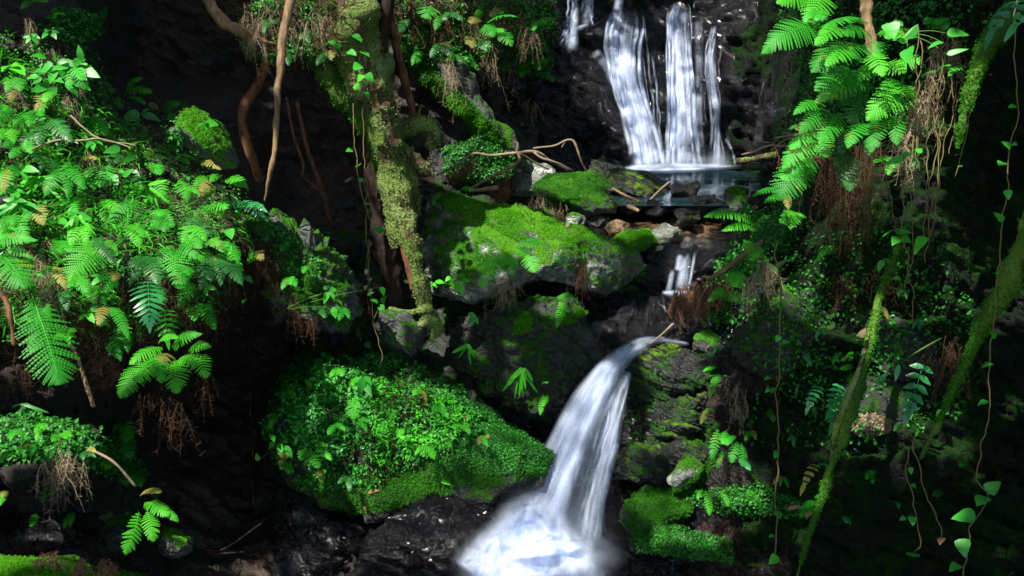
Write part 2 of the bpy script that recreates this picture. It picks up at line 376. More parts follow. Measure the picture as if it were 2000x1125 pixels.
def fern_profile(s, style):
    if style == 'wide': return np.interp(s, (0, .05, .14, .3, .5, .7, .85, .95, 1), (.35, .78, .97, 1, .86, .6, .34, .14, .02))
    if style == 'long': return np.interp(s, (0, .1, .25, .45, .65, .82, .94, 1), (.3, .65, .9, 1, .85, .55, .22, .02))
    return np.interp(s, (0, .1, .5, .8, 1), (.8, 1, .95, .7, .35))
def frond(mb, b, t, w, N=None, style='wide', npin=24, teeth=8, arch=0.12, stalk=0.06, tint=0.5, seed=0, stem=None, droop=0.22):
    rg = np.random.default_rng(seed); b = np.asarray(b, float); t = np.asarray(t, float); L = np.linalg.norm(t - b)
    if N is None: N = norm(norm(CAM - b) * 0.75 + ZUP * 0.75 + rg.normal(size=3) * 0.22)
    ax = norm(t - b); N = norm(N - ax * (N @ ax))
    c = catmull(np.array([b, (b * .62 + t * .38) + N * arch * L * .9, (b * .25 + t * .75) + N * arch * L * .75, t]), 40)
    s = np.linspace(stalk, 0.985, npin); T = norm(np.gradient(c, axis=0)); ts = np.linspace(0, 1, 40)
    C = np.stack([np.interp(s, ts, c[:, k]) for k in range(3)], -1); D = norm(np.stack([np.interp(s, ts, T[:, k]) for k in range(3)], -1))
    Nn = norm(N - D * (D @ N)[:, None]); Sd = np.cross(D, Nn)
    sp = (s - stalk) / (0.985 - stalk); ln = w / 2 * fern_profile(sp, style) * rg.uniform(0.9, 1.08, npin)
    step = L * (1 - stalk) / npin
    for side in (1, -1):
        a = np.radians(np.interp(sp, (0, .5, 1), (8, 24, 55)) + rg.normal(size=npin) * 4)
        dr = norm(Sd * side * np.cos(a)[:, None] + D * np.sin(a)[:, None]); pr = norm(np.cross(dr, Nn)) * side   # in-plane, towards the tip
        if style in ('holly', 'simple'):
            for i in range(npin):
                blade(mb, C[i], dr[i], Nn[i], ln[i], step * (0.85 if style == 'holly' else 0.8), droop, 'lance', 6, 0.12, np.clip(tint + rg.normal() * .12, 0, 1), 0.03)
            continue
        k = np.arange(teeth); x0 = k / teeth; x1 = (k + 0.96) / teeth; xa = (k + 0.95) / teeth
        dz = droop * rg.uniform(0.7, 1.4, npin)
        def axp(x): return C[:, None] + (ln[:, None] * x)[..., None] * dr[:, None] - (ln[:, None] * dz[:, None] * x ** 1.8)[..., None] * Nn[:, None]
        A, B = axp(x0), axp(x1); tl = step * 0.5 * np.interp(x0, (0, .15, .6, 1), (.9, 1, .8, .25))
        for u in (1, -1):
            q = axp(xa) + u * tl[None, :, None] * pr[:, None] - (tl * .18)[None, :, None] * Nn[:, None]
            q2 = axp(x0 + .42 / teeth) + u * (tl * .92)[None, :, None] * pr[:, None] - (tl * .18)[None, :, None] * Nn[:, None]
            v = np.stack([A, B, q, q2], 2).reshape(-1, 3); f = np.arange(len(v)).reshape(-1, 4)
            tv = np.repeat(np.clip(tint + rg.normal(size=npin) * .08, 0, 1), teeth * 4)
            mb.add(v, f, tv)
    if stem is not None: tube(stem, c[::6], [max(.0012, w * .012), max(.0006, w * .004)], 4, 10)
    else: tube(mb, c[::6], [max(.0014, w * .013), max(.0006, w * .004)], 4, 10, tint=0.9)
    if style in ('holly', 'simple'): blade(mb, C[-1], D[-1], Nn[-1], step * 2.4, step * .8, .2, 'lance', 6, .1, tint)

def inpoly(px, py, poly):
    poly = np.asarray(poly, float); r = np.zeros(len(px), bool); j = len(poly) - 1
    for i in range(len(poly)):
        xi, yi = poly[i]; xj, yj = poly[j]
        c = ((yi > py) != (yj > py)) & (px < (xj - xi) * (py - yi) / (yj - yi + 1e-9) + xi); r ^= c; j = i
    return r
def sample(poly, n, seed, clump=None):
    rg = np.random.default_rng(seed); p = np.asarray(poly, float); lo, hi = p.min(0), p.max(0); out = np.zeros((0, 2))
    while len(out) < n:
        q = rg.uniform(lo, hi, (n * 3, 2)); q = q[inpoly(q[:, 0], q[:, 1], p)]
        if clump:
            k = noise(np.c_[q / clump, np.full(len(q), seed * 3.1)], seed); q = q[k * .8 + .35 > rg.uniform(0, 1, len(q))]
        out = np.vstack([out, q])
    return out[:n]
def hits(poly, n, seed, clump=None, minz=-2.0):
    H = []
    for x, y in sample(poly, n, seed, clump):
        h = cast(x, y)
        if h and h[1][2] > minz: H.append((*h[0], *h[1], h[2]))
    H = np.array(H); return H[:, :3], H[:, 3:6], H[:, 6]
def leaf_mass(name, poly, n, size, mat, seed, label, cat, ratio=0.55, lift=0.015, clump=None, upb=0.6, minz=-2.0, spread=0.7, kind="stuff", mbs=None):
    """nobody could count it: thousands of real little leaves growing on the ground under the polygon"""
    p, nn, d = hits(poly, n, seed, clump, minz); rg = np.random.default_rng(seed); k = len(p)
    N = norm(nn * .6 + ZUP * upb + rg.normal(size=(k, 3)) * spread * .6)
    r = norm(np.cross(N, rg.normal(size=(k, 3)))); s = np.cross(N, r)
    L = size * rg.uniform(.55, 1.3, (k, 1)); w = L * ratio
    b = p + nn * (lift * rg.uniform(0, 1, (k, 1)) ** 1.0)
    t = b + r * L - N * L * .12; m = b + r * L * .5 + N * L * .08
    v = np.stack([b, m + s * w * .5 + N * L * .06, t, m - s * w * .5 + N * L * .06, m], 1).reshape(-1, 3)
    i = np.arange(k)[:, None] * 5
    f = np.vstack([i + np.array(a) for a in ((0, 4, 1), (1, 4, 2), (2, 4, 3), (3, 4, 0))])
    tn = np.repeat(np.clip(rg.uniform(0, 1, k) * .75 + .25 * noise(p * 7, seed), 0, 1), 5)
    mb = mbs or MB(); mb.add(v, f, tn)
    if mbs: return
    o = mb.build(name, M[mat], origin=p.mean(0), smooth=False); return tag(o, label, cat, None, kind)
def strands(mb, b, n, L, seed, spread=0.08, hang=1.0, w=0.003, out=None, curl=0.1, rad=0.05):
    """a bunch of dry hanging strands as thin ribbons"""
    rg = np.random.default_rng(seed); b = np.asarray(b, float); out = -FWD * .4 if out is None else out
    for i in range(n):
        st = b + rg.normal(size=3) * rad; d = norm(out * rg.uniform(.1, 1) + rg.normal(size=3) * spread * 4 - ZUP * .2 * hang); l = L * rg.uniform(.45, 1.15)
        t = np.linspace(0, 1, 6)[:, None]
        c = st + d * l * t * .45 - ZUP * hang * l * t ** 1.6 * .75 + np.cumsum(rg.normal(size=(6, 3)), 0) * curl * l * .12
        sd = norm(np.cross(norm(c[-1] - c[0]), norm(CAM - b))); w_ = w * .5 * rg.uniform(.6, 1.4); tn = rg.uniform(0, 1)
        v = np.stack([c - sd * w_ * (1 - .7 * t), c + sd * w_ * (1 - .7 * t)], 1).reshape(-1, 3); k = np.arange(5)[:, None] * 2
        mb.add(v, k + np.array((0, 1, 3, 2)), tn)
        u = rg.uniform(.25, 1, 12); q = np.stack([np.interp(u, t[:, 0], c[:, j]) for j in range(3)], -1)     # shrivelled leaflets along the stalk
        dd = norm(sd * rg.choice((-1, 1), (12, 1)) * rg.uniform(.3, 1, (12, 1)) - ZUP * rg.uniform(.2, 1, (12, 1)) * abs(hang) + rg.normal(size=(12, 3)) * .4); ll = l * .13 * rg.uniform(.4, 1.3, (12, 1))
        sw = norm(np.cross(dd, norm(CAM - b))) * w_ * .7
        mb.add(np.stack([q - sw, q + sw, q + dd * ll + sw * .3, q + dd * ll - sw * .3], 1).reshape(-1, 3), np.arange(48).reshape(-1, 4), np.clip(tn + .15, 0, 1))
# ------------------------------------------------------------------ the gorge itself: one continuous sheet of ground and cliff
ROWS = [
 (-900, [(-900, 4.6), (0, 7.2), (700, 9.5), (1300, 12.5), (1800, 8.5), (2900, 4.4)]),
 (-400, [(-900, 3.6), (-300, 6), (300, 8), (700, 8.5), (1000, 10.2), (1300, 11.6), (1600, 9), (2000, 6.2), (2900, 3.4)]),
 (0, [(-900, 3.4), (-300, 5.5), (0, 5.8), (170, 6.2), (260, 8.6), (470, 8.8), (600, 8.2), (800, 8.0), (950, 8.8), (1060, 10.0), (1120, 10.9), (1350, 11.0), (1440, 10.6), (1560, 8.8), (1660, 6.5), (1850, 6.0), (2000, 5.7), (2900, 3.3)]),
 (150, [(-900, 3.3), (-300, 5.2), (0, 5.5), (150, 5.8), (260, 8.4), (400, 8.8), (600, 8.8), (750, 8.5), (880, 8.6), (980, 9.6), (1060, 10.3), (1150, 10.75), (1350, 10.8), (1480, 10.3), (1570, 8.8), (1660, 6.5), (1850, 6.0), (2000, 5.8), (2900, 3.3)]),
 (325, [(-900, 3.2), (-300, 4.8), (0, 5.3), (250, 5.6), (440, 6.6), (520, 8.6), (650, 8.8), (800, 8.5), (900, 8.7), (1000, 9.2), (1120, 10.3), (1350, 10.75), (1480, 10.5), (1570, 8.8), (1660, 6.4), (1850, 6.0), (2000, 5.9), (2900, 3.3)]),
 (370, [(-900, 3.2), (0, 5.2), (440, 6.2), (560, 8.6), (800, 8.4), (950, 8.7), (1100, 9.4), (1250, 9.9), (1400, 9.9), (1500, 9.5), (1570, 8), (1650, 6.3), (1850, 5.9), (2000, 5.9), (2900, 3.3)]),
 (430, [(-900, 3.1), (0, 5.1), (250, 5.25), (450, 5.7), (560, 8.2), (680, 8.3), (800, 8.1), (950, 8.3), (1100, 8.7), (1300, 8.8), (1430, 8.75), (1520, 7.6), (1620, 6.3), (1850, 5.8), (2000, 5.8), (2900, 3.3)]),
 (485, [(-900, 3.1), (0, 5.0), (250, 5.15), (450, 5.6), (550, 7.4), (700, 8.1), (800, 7.9), (950, 8.0), (1100, 8.0), (1300, 7.72), (1430, 7.65), (1500, 6.9), (1620, 6.1), (1850, 5.7), (2000, 5.7), (2900, 3.3)]),
 (575, [(-900, 3.1), (0, 4.95), (250, 5.05), (430, 5.5), (520, 7.3), (600, 7.2), (720, 7.3), (850, 7.5), (1000, 7.7), (1200, 7.8), (1320, 7.55), (1400, 7.3), (1480, 6.5), (1600, 6.0), (1850, 5.6), (2000, 5.6), (2900, 3.3)]),
 (665, [(-900, 3.0), (0, 5.0), (200, 5.2), (330, 5.8), (430, 7.6), (560, 7.8), (750, 7.2), (900, 7.2), (1100, 7.4), (1220, 7.2), (1340, 7.05), (1450, 6.5), (1600, 5.9), (1850, 5.5), (2000, 5.5), (2900, 3.2)]),
 (780, [(-900, 3.0), (0, 4.9), (150, 5.4), (260, 6.9), (450, 7.6), (560, 7), (750, 6.7), (950, 6.9), (1080, 7.1), (1200, 6.95), (1350, 6.6), (1600, 5.8), (1850, 5.4), (2000, 5.4), (2900, 3.2)]),
 (870, [(-900, 2.9), (0, 4.75), (200, 5.6), (330, 7.0), (480, 7.2), (600, 6.6), (800, 6.4), (950, 6.6), (1080, 6.9), (1200, 6.85), (1350, 6.5), (1600, 5.7), (1850, 5.3), (2000, 5.3), (2900, 3.2)]),
 (1000, [(-900, 2.7), (0, 4.95), (200, 5.3), (350, 6.3), (480, 6.8), (600, 6.4), (800, 6.2), (1000, 6.3), (1100, 6.55), (1250, 6.5), (1400, 6.2), (1600, 5.6), (1850, 5.2), (2000, 5.2), (2900, 3.1)]),
 (1125, [(-900, 2.5), (0, 4.6), (250, 5.2), (450, 6.1), (600, 6.1), (800, 6.0), (950, 6.05), (1080, 6.25), (1250, 6.3), (1400, 5.9), (1600, 5.5), (2000, 5.1), (2900, 3.0)]),
 (1600, [(-900, 2.2), (0, 4.0), (500, 5.0), (1000, 5.2), (1500, 5.0), (2000, 4.4), (2900, 2.7)]),
 (2300, [(-900, 2.0), (1000, 3.8), (2900, 2.4)])]
gx = np.concatenate([np.arange(-900, -80, 20), np.arange(-80, 2080, 6.5), np.arange(2080, 2901, 20)])
gy = np.concatenate([np.arange(-900, -60, 20), np.arange(-60, 1200, 6.5), np.arange(1200, 2301, 25)])
rowd = np.array([np.interp(gx, [a for a, _ in r], [b for _, b in r]) for _, r in ROWS]); rowy = [y for y, _ in ROWS]
D0 = np.array([np.interp(gy, rowy, rowd[:, j]) for j in range(len(gx))]).T
K = np.exp(-np.linspace(-2, 2, 9) ** 2); K /= K.sum()
for ax_ in (0, 1):
    D0 = np.apply_along_axis(lambda r: np.convolve(np.pad(r, 4, mode='edge'), K, 'valid'), ax_, D0)
GX, GY = np.meshgrid(gx, gy)
base = P(GX, GY, D0).reshape(-1, 3)
amp = np.interp(D0.ravel(), (3, 6, 11), (.07, .11, .14))
disp = amp * (fbm(base * 1.5, 6, 3) + .55 * ridged(base * 2.6, 4, 5)) + 0.075 * strata(base, 5.5, 4) + .035 * strata(base, 17, 8) + .03 * ridged(base * 9, 4, 15)
inwater = ((GX > 1190) & (GX < 1560) & (GY > 325) & (GY < 486)).ravel()
disp = np.where(inwater, disp * .25 - .12, disp)
base = P(GX, GY, D0 - disp.reshape(D0.shape)).reshape(-1, 3)
ny, nx = D0.shape; I = np.arange(ny * nx).reshape(ny, nx)
quads = np.stack([I[:-1, :-1], I[1:, :-1], I[1:, 1:], I[:-1, 1:]], -1)
# the same sheet in its own materials: cliff, soil bank, cave and the wet slate wall under the falls
cx = (GX[:-1, :-1] + 3); cy = (GY[:-1, :-1] + 3)
wob = 60 * fbm(np.stack([cx / 90, cy / 90, cx * 0], -1), 3, 2)
zone = np.zeros(cx.shape, int)
zone[(cx + wob < 520 - (cy > 600) * 150) & (cy < 1000)] = 1
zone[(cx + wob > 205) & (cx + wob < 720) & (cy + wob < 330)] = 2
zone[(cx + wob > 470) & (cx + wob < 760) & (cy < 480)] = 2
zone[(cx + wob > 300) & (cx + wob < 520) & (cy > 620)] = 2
zone[(cx + wob > 1040) & (cx + wob < 1520) & (cy < 700)] = 3
zone[(cx + wob > 820) & (cx + wob < 1350) & (cy >= 640)] = 4
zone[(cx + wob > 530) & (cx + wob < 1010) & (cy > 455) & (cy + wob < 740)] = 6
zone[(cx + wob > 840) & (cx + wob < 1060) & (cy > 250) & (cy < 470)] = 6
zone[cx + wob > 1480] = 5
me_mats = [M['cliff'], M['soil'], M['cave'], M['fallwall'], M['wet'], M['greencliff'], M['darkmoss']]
mb = MB(); mb.add(base, quads.reshape(-1, 4)); solid(mb)
terrain = mb.build("terrain", me_mats[0]); tag(terrain, kind="structure")
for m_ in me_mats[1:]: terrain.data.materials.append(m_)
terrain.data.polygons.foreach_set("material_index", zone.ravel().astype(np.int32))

# ------------------------------------------------------------------ rocks
B = boulder
B("boulder", "big slanting slab rock covered in bright yellow green moss beside the stream", [(842, 390), (880, 374), (960, 402), (1060, 428), (1150, 455), (1240, 492), (1262, 520), (1250, 560), (1190, 578), (1130, 560), (1060, 545), (1000, 560), (930, 590), (850, 575), (825, 480)], 7.45, .42, 'brightmoss', tilt=(.02, -.24), n=80, seed=3, amp=.04, freq=3.4, planes=2, p=.5, layers=.02)
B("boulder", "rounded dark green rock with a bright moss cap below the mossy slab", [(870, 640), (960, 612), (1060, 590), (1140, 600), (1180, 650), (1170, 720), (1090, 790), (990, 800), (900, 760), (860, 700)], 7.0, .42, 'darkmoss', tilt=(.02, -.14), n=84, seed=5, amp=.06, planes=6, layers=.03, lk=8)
B("boulder", "thick moss covered block boulder in front of the upper pool", [(1040, 362), (1065, 340), (1120, 334), (1175, 338), (1205, 362), (1222, 398), (1200, 418), (1140, 424), (1070, 418), (1045, 395)], 8.75, .33, 'mossy', tilt=(0, -.45), n=36, seed=8, amp=.025, planes=8, layers=.02, lk=12)
B("boulder", "pale grey rounded rock with white lichen spots behind the mossy block", [(993, 350), (1020, 322), (1060, 316), (1095, 325), (1100, 360), (1060, 400), (1010, 400), (995, 380)], 9.0, .28, 'grey', n=26, seed=9, amp=.02)
B("boulder", "long dark slate rock with green moss along the pool edge", [(1140, 322), (1165, 312), (1200, 325), (1260, 335), (1310, 352), (1305, 385), (1250, 400), (1190, 388), (1150, 360)], 9.45, .3, 'wetmoss', tilt=(-.05, -.3), n=36, seed=12, amp=.04, layers=.03, lk=10)
for k, (lab, ol, d, th, mt) in enumerate([
    ("flat dark slab at the lip of the upper pool", [(1295, 372), (1320, 354), (1372, 356), (1375, 372), (1345, 386), (1300, 388)], 9.15, .16, 'wet'),
    ("wet blue grey rock between pool and shallow stream", [(1318, 400), (1345, 378), (1400, 378), (1412, 405), (1395, 428), (1330, 428)], 8.85, .18, 'wet'),
    ("square mossy rock at the right edge of the pool outlet", [(1408, 378), (1432, 366), (1462, 370), (1460, 408), (1440, 432), (1410, 420)], 8.8, .16, 'mossy'),
    ("dark pointed wedge rock standing in the shallow stream", [(1248, 392), (1268, 386), (1312, 412), (1300, 422), (1262, 420)], 8.75, .12, 'wet'),
    ("low black wet rock in the middle of the stream", [(1300, 434), (1330, 420), (1375, 424), (1392, 436), (1350, 443), (1310, 442)], 8.45, .11, 'wetmoss'),
    ("small yellow green mossy stone left of the stream", [(1100, 436), (1118, 420), (1138, 424), (1144, 444), (1120, 452)], 8.3, .09, 'brightmoss'),
    ("small pale grey stone beside the yellow green one", [(1128, 424), (1140, 411), (1162, 416), (1160, 432), (1138, 436)], 8.55, .09, 'grey'),
    ("small dark stone with green moss at the stream bank", [(1146, 430), (1168, 418), (1196, 422), (1200, 438), (1165, 443)], 8.5, .1, 'darkmoss'),
    ("rock with a bright moss tuft at the top of the small cascade", [(1195, 470), (1225, 452), (1265, 450), (1288, 470), (1270, 492), (1215, 496)], 7.75, .15, 'brightmoss'),
    ("grey flat stone lying in the shallow stream", [(1262, 455), (1300, 440), (1345, 448), (1350, 468), (1300, 478), (1265, 472)], 7.95, .12, 'grey'),
    ("black stone under the right bank of the pool outlet", [(1462, 385), (1490, 368), (1535, 370), (1530, 420), (1480, 430)], 8.3, .18, 'wet'),
    ("long low ledge of wet slate holding back the upper pool", [(1185, 404), (1250, 399), (1330, 401), (1440, 399), (1455, 412), (1380, 418), (1280, 417), (1190, 416)], 8.98, .1, 'wetmoss'),
    ("mossy black stone damming the left end of the pool outlet", [(1205, 402), (1225, 390), (1262, 394), (1266, 412), (1235, 420), (1208, 416)], 8.85, .12, 'wetmoss'),
    ("slate cobble in the gap between pool and stream", [(1312, 412), (1330, 400), (1352, 406), (1350, 424), (1320, 428)], 8.7, .1, 'wet'),
    ("flat wet cobble under the square mossy rock", [(1385, 420), (1410, 408), (1445, 418), (1440, 436), (1400, 438)], 8.55, .1, 'wet'),
    ("brown stub of stone at the left bank of the stream", [(1172, 442), (1200, 434), (1232, 440), (1228, 454), (1190, 458)], 8.2, .08, 'streambed'),
    ("small dark rock at the foot of the log", [(1478, 312), (1500, 305), (1535, 308), (1540, 330), (1490, 332)], 9.9, .12, 'wet')]):
    B("rock", lab, ol, d, th, mt, group="stones in the stream", n=22, seed=20 + k, amp=.022, freq=6, tilt=(0, -.2), planes=9)
B("boulder", "wet black ledge rock that the small cascade runs over", [(1262, 500), (1300, 484), (1370, 484), (1425, 498), (1432, 545), (1400, 580), (1290, 590), (1250, 550)], 7.6, .25, 'wet', n=40, seed=41, amp=.05, freq=5, layers=.03, lk=11)
B("boulder", "glistening black rock below the small cascade", [(1240, 600), (1290, 575), (1370, 590), (1400, 630), (1380, 668), (1290, 672), (1240, 650)], 7.3, .22, 'wet', n=90, seed=43, amp=.05, freq=5, layers=.02, lk=12)
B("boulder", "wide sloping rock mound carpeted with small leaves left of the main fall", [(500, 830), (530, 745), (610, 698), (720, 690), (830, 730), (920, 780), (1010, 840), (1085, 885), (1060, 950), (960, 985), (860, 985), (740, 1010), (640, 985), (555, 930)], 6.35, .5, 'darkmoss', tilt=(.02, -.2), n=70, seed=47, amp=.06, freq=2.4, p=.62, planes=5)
B("boulder", "dark dripping slate slope beside the foot of the main fall", [(690, 1005), (800, 945), (930, 895), (1050, 885), (1075, 935), (1000, 1050), (930, 1160), (800, 1200), (700, 1130)], 6.2, .42, 'wet', tilt=(.03, -.2), n=110, seed=53, amp=.05, freq=4, layers=.035, lk=14, p=.65)
B("boulder", "low black slate outcrop under the leafy mound", [(520, 1000), (560, 960), (640, 1010), (730, 1050), (760, 1130), (640, 1180), (530, 1120)], 6.25, .3, 'wet', n=40, seed=55, amp=.05, layers=.04)
B("boulder", "layered grey ledge with moss just right of the main fall lip", [(1232, 715), (1270, 690), (1340, 684), (1400, 700), (1410, 745), (1350, 775), (1260, 780), (1228, 755)], 6.75, .28, 'wetmoss', tilt=(0, -.16), n=44, seed=61, amp=.035, layers=.05, lk=13)
B("boulder", "second layered slate ledge with moss stripes right of the main fall", [(1235, 800), (1280, 775), (1370, 770), (1410, 800), (1400, 845), (1320, 860), (1250, 850)], 6.6, .28, 'wetmoss', tilt=(0, -.16), n=44, seed=62, amp=.035, layers=.05, lk=14)
B("boulder", "dark overhanging ledge with a mossy edge beside the falling water", [(1205, 880), (1250, 840), (1350, 845), (1420, 870), (1400, 930), (1300, 945), (1215, 930)], 6.5, .26, 'wetmoss', tilt=(0, -.12), n=44, seed=63, amp=.04, layers=.04, lk=14)
B("boulder", "mossy rock corner near the foot of the main fall", [(1225, 1000), (1260, 965), (1320, 960), (1350, 1000), (1320, 1060), (1240, 1070)], 6.3, .25, 'mossy', tilt=(0, -.2), n=36, seed=64, amp=.04, layers=.04, lk=12)
B("boulder", "long leaf covered ledge sloping down to the lower right", [(1240, 1040), (1320, 1030), (1420, 1065), (1420, 1100), (1330, 1085), (1240, 1075)], 6.05, .2, 'darkmoss', n=36, seed=65, amp=.03, layers=.03)
B("boulder", "flat shelf rock with small ferns right of the mossy corner", [(1325, 965), (1400, 950), (1500, 965), (1580, 990), (1570, 1015), (1480, 1005), (1380, 1005), (1330, 990)], 6.1, .25, 'wetmoss', tilt=(0, -.2), n=40, seed=66, amp=.03, layers=.03)
B("boulder", "narrow slate slab tilted at the bottom edge", [(1420, 1060), (1500, 1085), (1580, 1120), (1560, 1150), (1480, 1120), (1425, 1085)], 5.9, .2, 'wetmoss', tilt=(0, -.2), n=30, seed=67, amp=.025, layers=.03)
B("boulder", "diagonal ledge draped in yellow green moss", [(1290, 950), (1330, 905), (1385, 880), (1400, 895), (1360, 935), (1310, 965)], 6.2, .14, 'brightmoss', n=30, seed=68, amp=.03)
B("boulder", "wet black rock face under the main fall", [(1080, 960), (1120, 850), (1190, 800), (1235, 840), (1225, 960), (1190, 1080), (1120, 1100)], 6.85, .25, 'wet', n=46, seed=69, amp=.05, freq=4, layers=.035, lk=12)
B("boulder", "small mossy rock sitting at the brink of the main fall", [(1352, 660), (1370, 642), (1405, 645), (1410, 675), (1385, 692), (1355, 686)], 6.75, .12, 'mossy', n=26, seed=70, amp=.025)
B("boulder", "flat slab with gleaming moss high on the left bank", [(322, 218), (345, 190), (400, 222), (446, 258), (455, 292), (466, 335), (432, 325), (385, 285), (335, 255)], 5.45, .2, 'mossy', tilt=(.03, -.2), n=36, seed=73, amp=.03, layers=.02)
B("boulder", "long mossy rib of rock running down left of the tree foot", [(540, 470), (590, 480), (650, 540), (710, 590), (715, 640), (680, 650), (620, 610), (560, 560)], 6.75, .3, 'mossy', tilt=(.03, -.1), n=44, seed=75, amp=.06, freq=4, layers=.03)
B("boulder", "rugged mossy slope joining the left bank rim to the tree foot", [(470, 425), (530, 440), (590, 468), (650, 520), (700, 575), (716, 630), (690, 655), (640, 640), (600, 610), (560, 600), (520, 540), (480, 480)], 6.2, .3, 'mossy', tilt=(.12, -.08), n=90, seed=74, amp=.09, freq=4.5, layers=.04, lk=9)
B("boulder", "dim green boulder in the hollow behind the tree", [(605, 480), (640, 462), (690, 470), (705, 500), (665, 525), (620, 515)], 7.6, .25, 'darkmoss', n=30, seed=76, amp=.04)
B("boulder", "dark cracked boulder left of the tree foot", [(700, 530), (740, 500), (790, 540), (780, 580), (720, 580)], 7.4, .25, 'darkmoss', n=30, seed=77, amp=.04)
B("boulder", "tilted mossy slate slab at the tree foot", [(745, 610), (790, 608), (830, 640), (825, 680), (790, 695), (755, 660)], 6.8, .18, 'mossy', n=30, seed=78, amp=.03, layers=.03)
B("boulder", "moss topped knob of rock held by the tree roots", [(775, 250), (800, 236), (845, 240), (860, 265), (850, 285), (810, 280), (780, 268)], 7.25, .16, 'mossy', n=28, seed=82, amp=.03)
B("boulder", "dark green bank of rock behind the dry branches", [(860, 300), (930, 270), (990, 290), (1010, 330), (960, 365), (880, 350)], 8.6, .3, 'darkmoss', n=36, seed=83, amp=.05)
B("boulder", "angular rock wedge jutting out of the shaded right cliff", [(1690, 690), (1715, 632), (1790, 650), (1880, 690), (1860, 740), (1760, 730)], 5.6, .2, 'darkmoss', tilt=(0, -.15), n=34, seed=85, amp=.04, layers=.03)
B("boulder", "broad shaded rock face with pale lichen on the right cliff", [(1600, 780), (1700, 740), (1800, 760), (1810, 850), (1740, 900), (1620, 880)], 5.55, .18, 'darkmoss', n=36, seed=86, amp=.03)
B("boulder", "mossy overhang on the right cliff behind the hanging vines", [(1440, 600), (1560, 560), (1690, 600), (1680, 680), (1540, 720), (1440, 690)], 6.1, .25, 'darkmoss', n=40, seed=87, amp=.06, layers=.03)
B("boulder", "moss covered mound in the bottom left foreground", [(-80, 1100), (0, 1086), (100, 1098), (200, 1108), (300, 1130), (290, 1200), (50, 1240), (-90, 1200)], 3.7, .22, 'brightmoss', tilt=(0, -.1), n=44, seed=90, amp=.02)
for k, (lab, ol, d, th, mt) in enumerate([
    ("dark flat stone under the lower left fern", [(190, 1040), (230, 1010), (270, 1030), (260, 1070), (200, 1075)], 4.9, .15, 'darkmoss'),
    ("square mossy stone catching the sun at the lower left", [(320, 1045), (345, 1036), (378, 1050), (380, 1078), (350, 1090), (325, 1075)], 5.0, .12, 'mossy'),
    ("round dark stone tucked under the lower left ledge", [(140, 980), (165, 960), (190, 975), (185, 1000), (150, 1005)], 5.1, .12, 'wetmoss'),
    ("long low slate in the dark hollow at the left edge", [(0, 1030), (60, 1010), (140, 1035), (120, 1065), (20, 1075)], 4.8, .2, 'wet'),
    ("grey slate corner beside the yellow green moss", [(195, 1010), (215, 1003), (228, 1020), (215, 1028)], 4.95, .07, 'grey')]):
    B("rock", lab, ol, d, th, mt, group="stones under the left ledge", n=24, seed=95 + k, amp=.03, freq=5)
B("boulder", "overgrown earth ledge above the hollow at the lower left", [(-60, 830), (40, 812), (150, 835), (240, 870), (280, 930), (240, 950), (120, 920), (0, 960), (-70, 950)], 4.75, .3, 'soil', tilt=(0, -.16), n=44, seed=101, amp=.05)
mb = MB(); rp = np.array([(740, 0, 8.5, 120), (800, 80, 8.45, 110), (850, 140, 8.4, 90), (905, 195, 8.4, 70), (950, 245, 8.45, 58), (1000, 298, 8.6, 40), (1030, 330, 8.8, 20)], float)
tube(mb, P(rp[:, 0], rp[:, 1], rp[:, 2]), rp[:, 3] * rp[:, 2] / FPX / 2, 28, 90, .55, 80, freq=4.5); solid(mb)
tag(mb.build("boulder", M['mossy'], origin=mb.v[0].mean(0)), "steep ridge of rock with vivid moss sloping towards the pool", "rock")
B("boulder", "overhanging earth bank with roots and moss left of the trunk top", [(440, -120), (680, -140), (690, 100), (640, 125), (580, 118), (530, 85), (480, 60), (450, 20)], 6.6, .35, 'soil', n=40, seed=111, amp=.07)
B("boulder", "short block of earth and moss behind the trunk at the top", [(760, -120), (1080, -120), (1085, 60), (1040, 130), (960, 120), (880, 115), (800, 80), (755, 30)], 8.95, .3, 'soil', tilt=(.1, -.1), n=44, seed=112, amp=.08)
make_bvh()
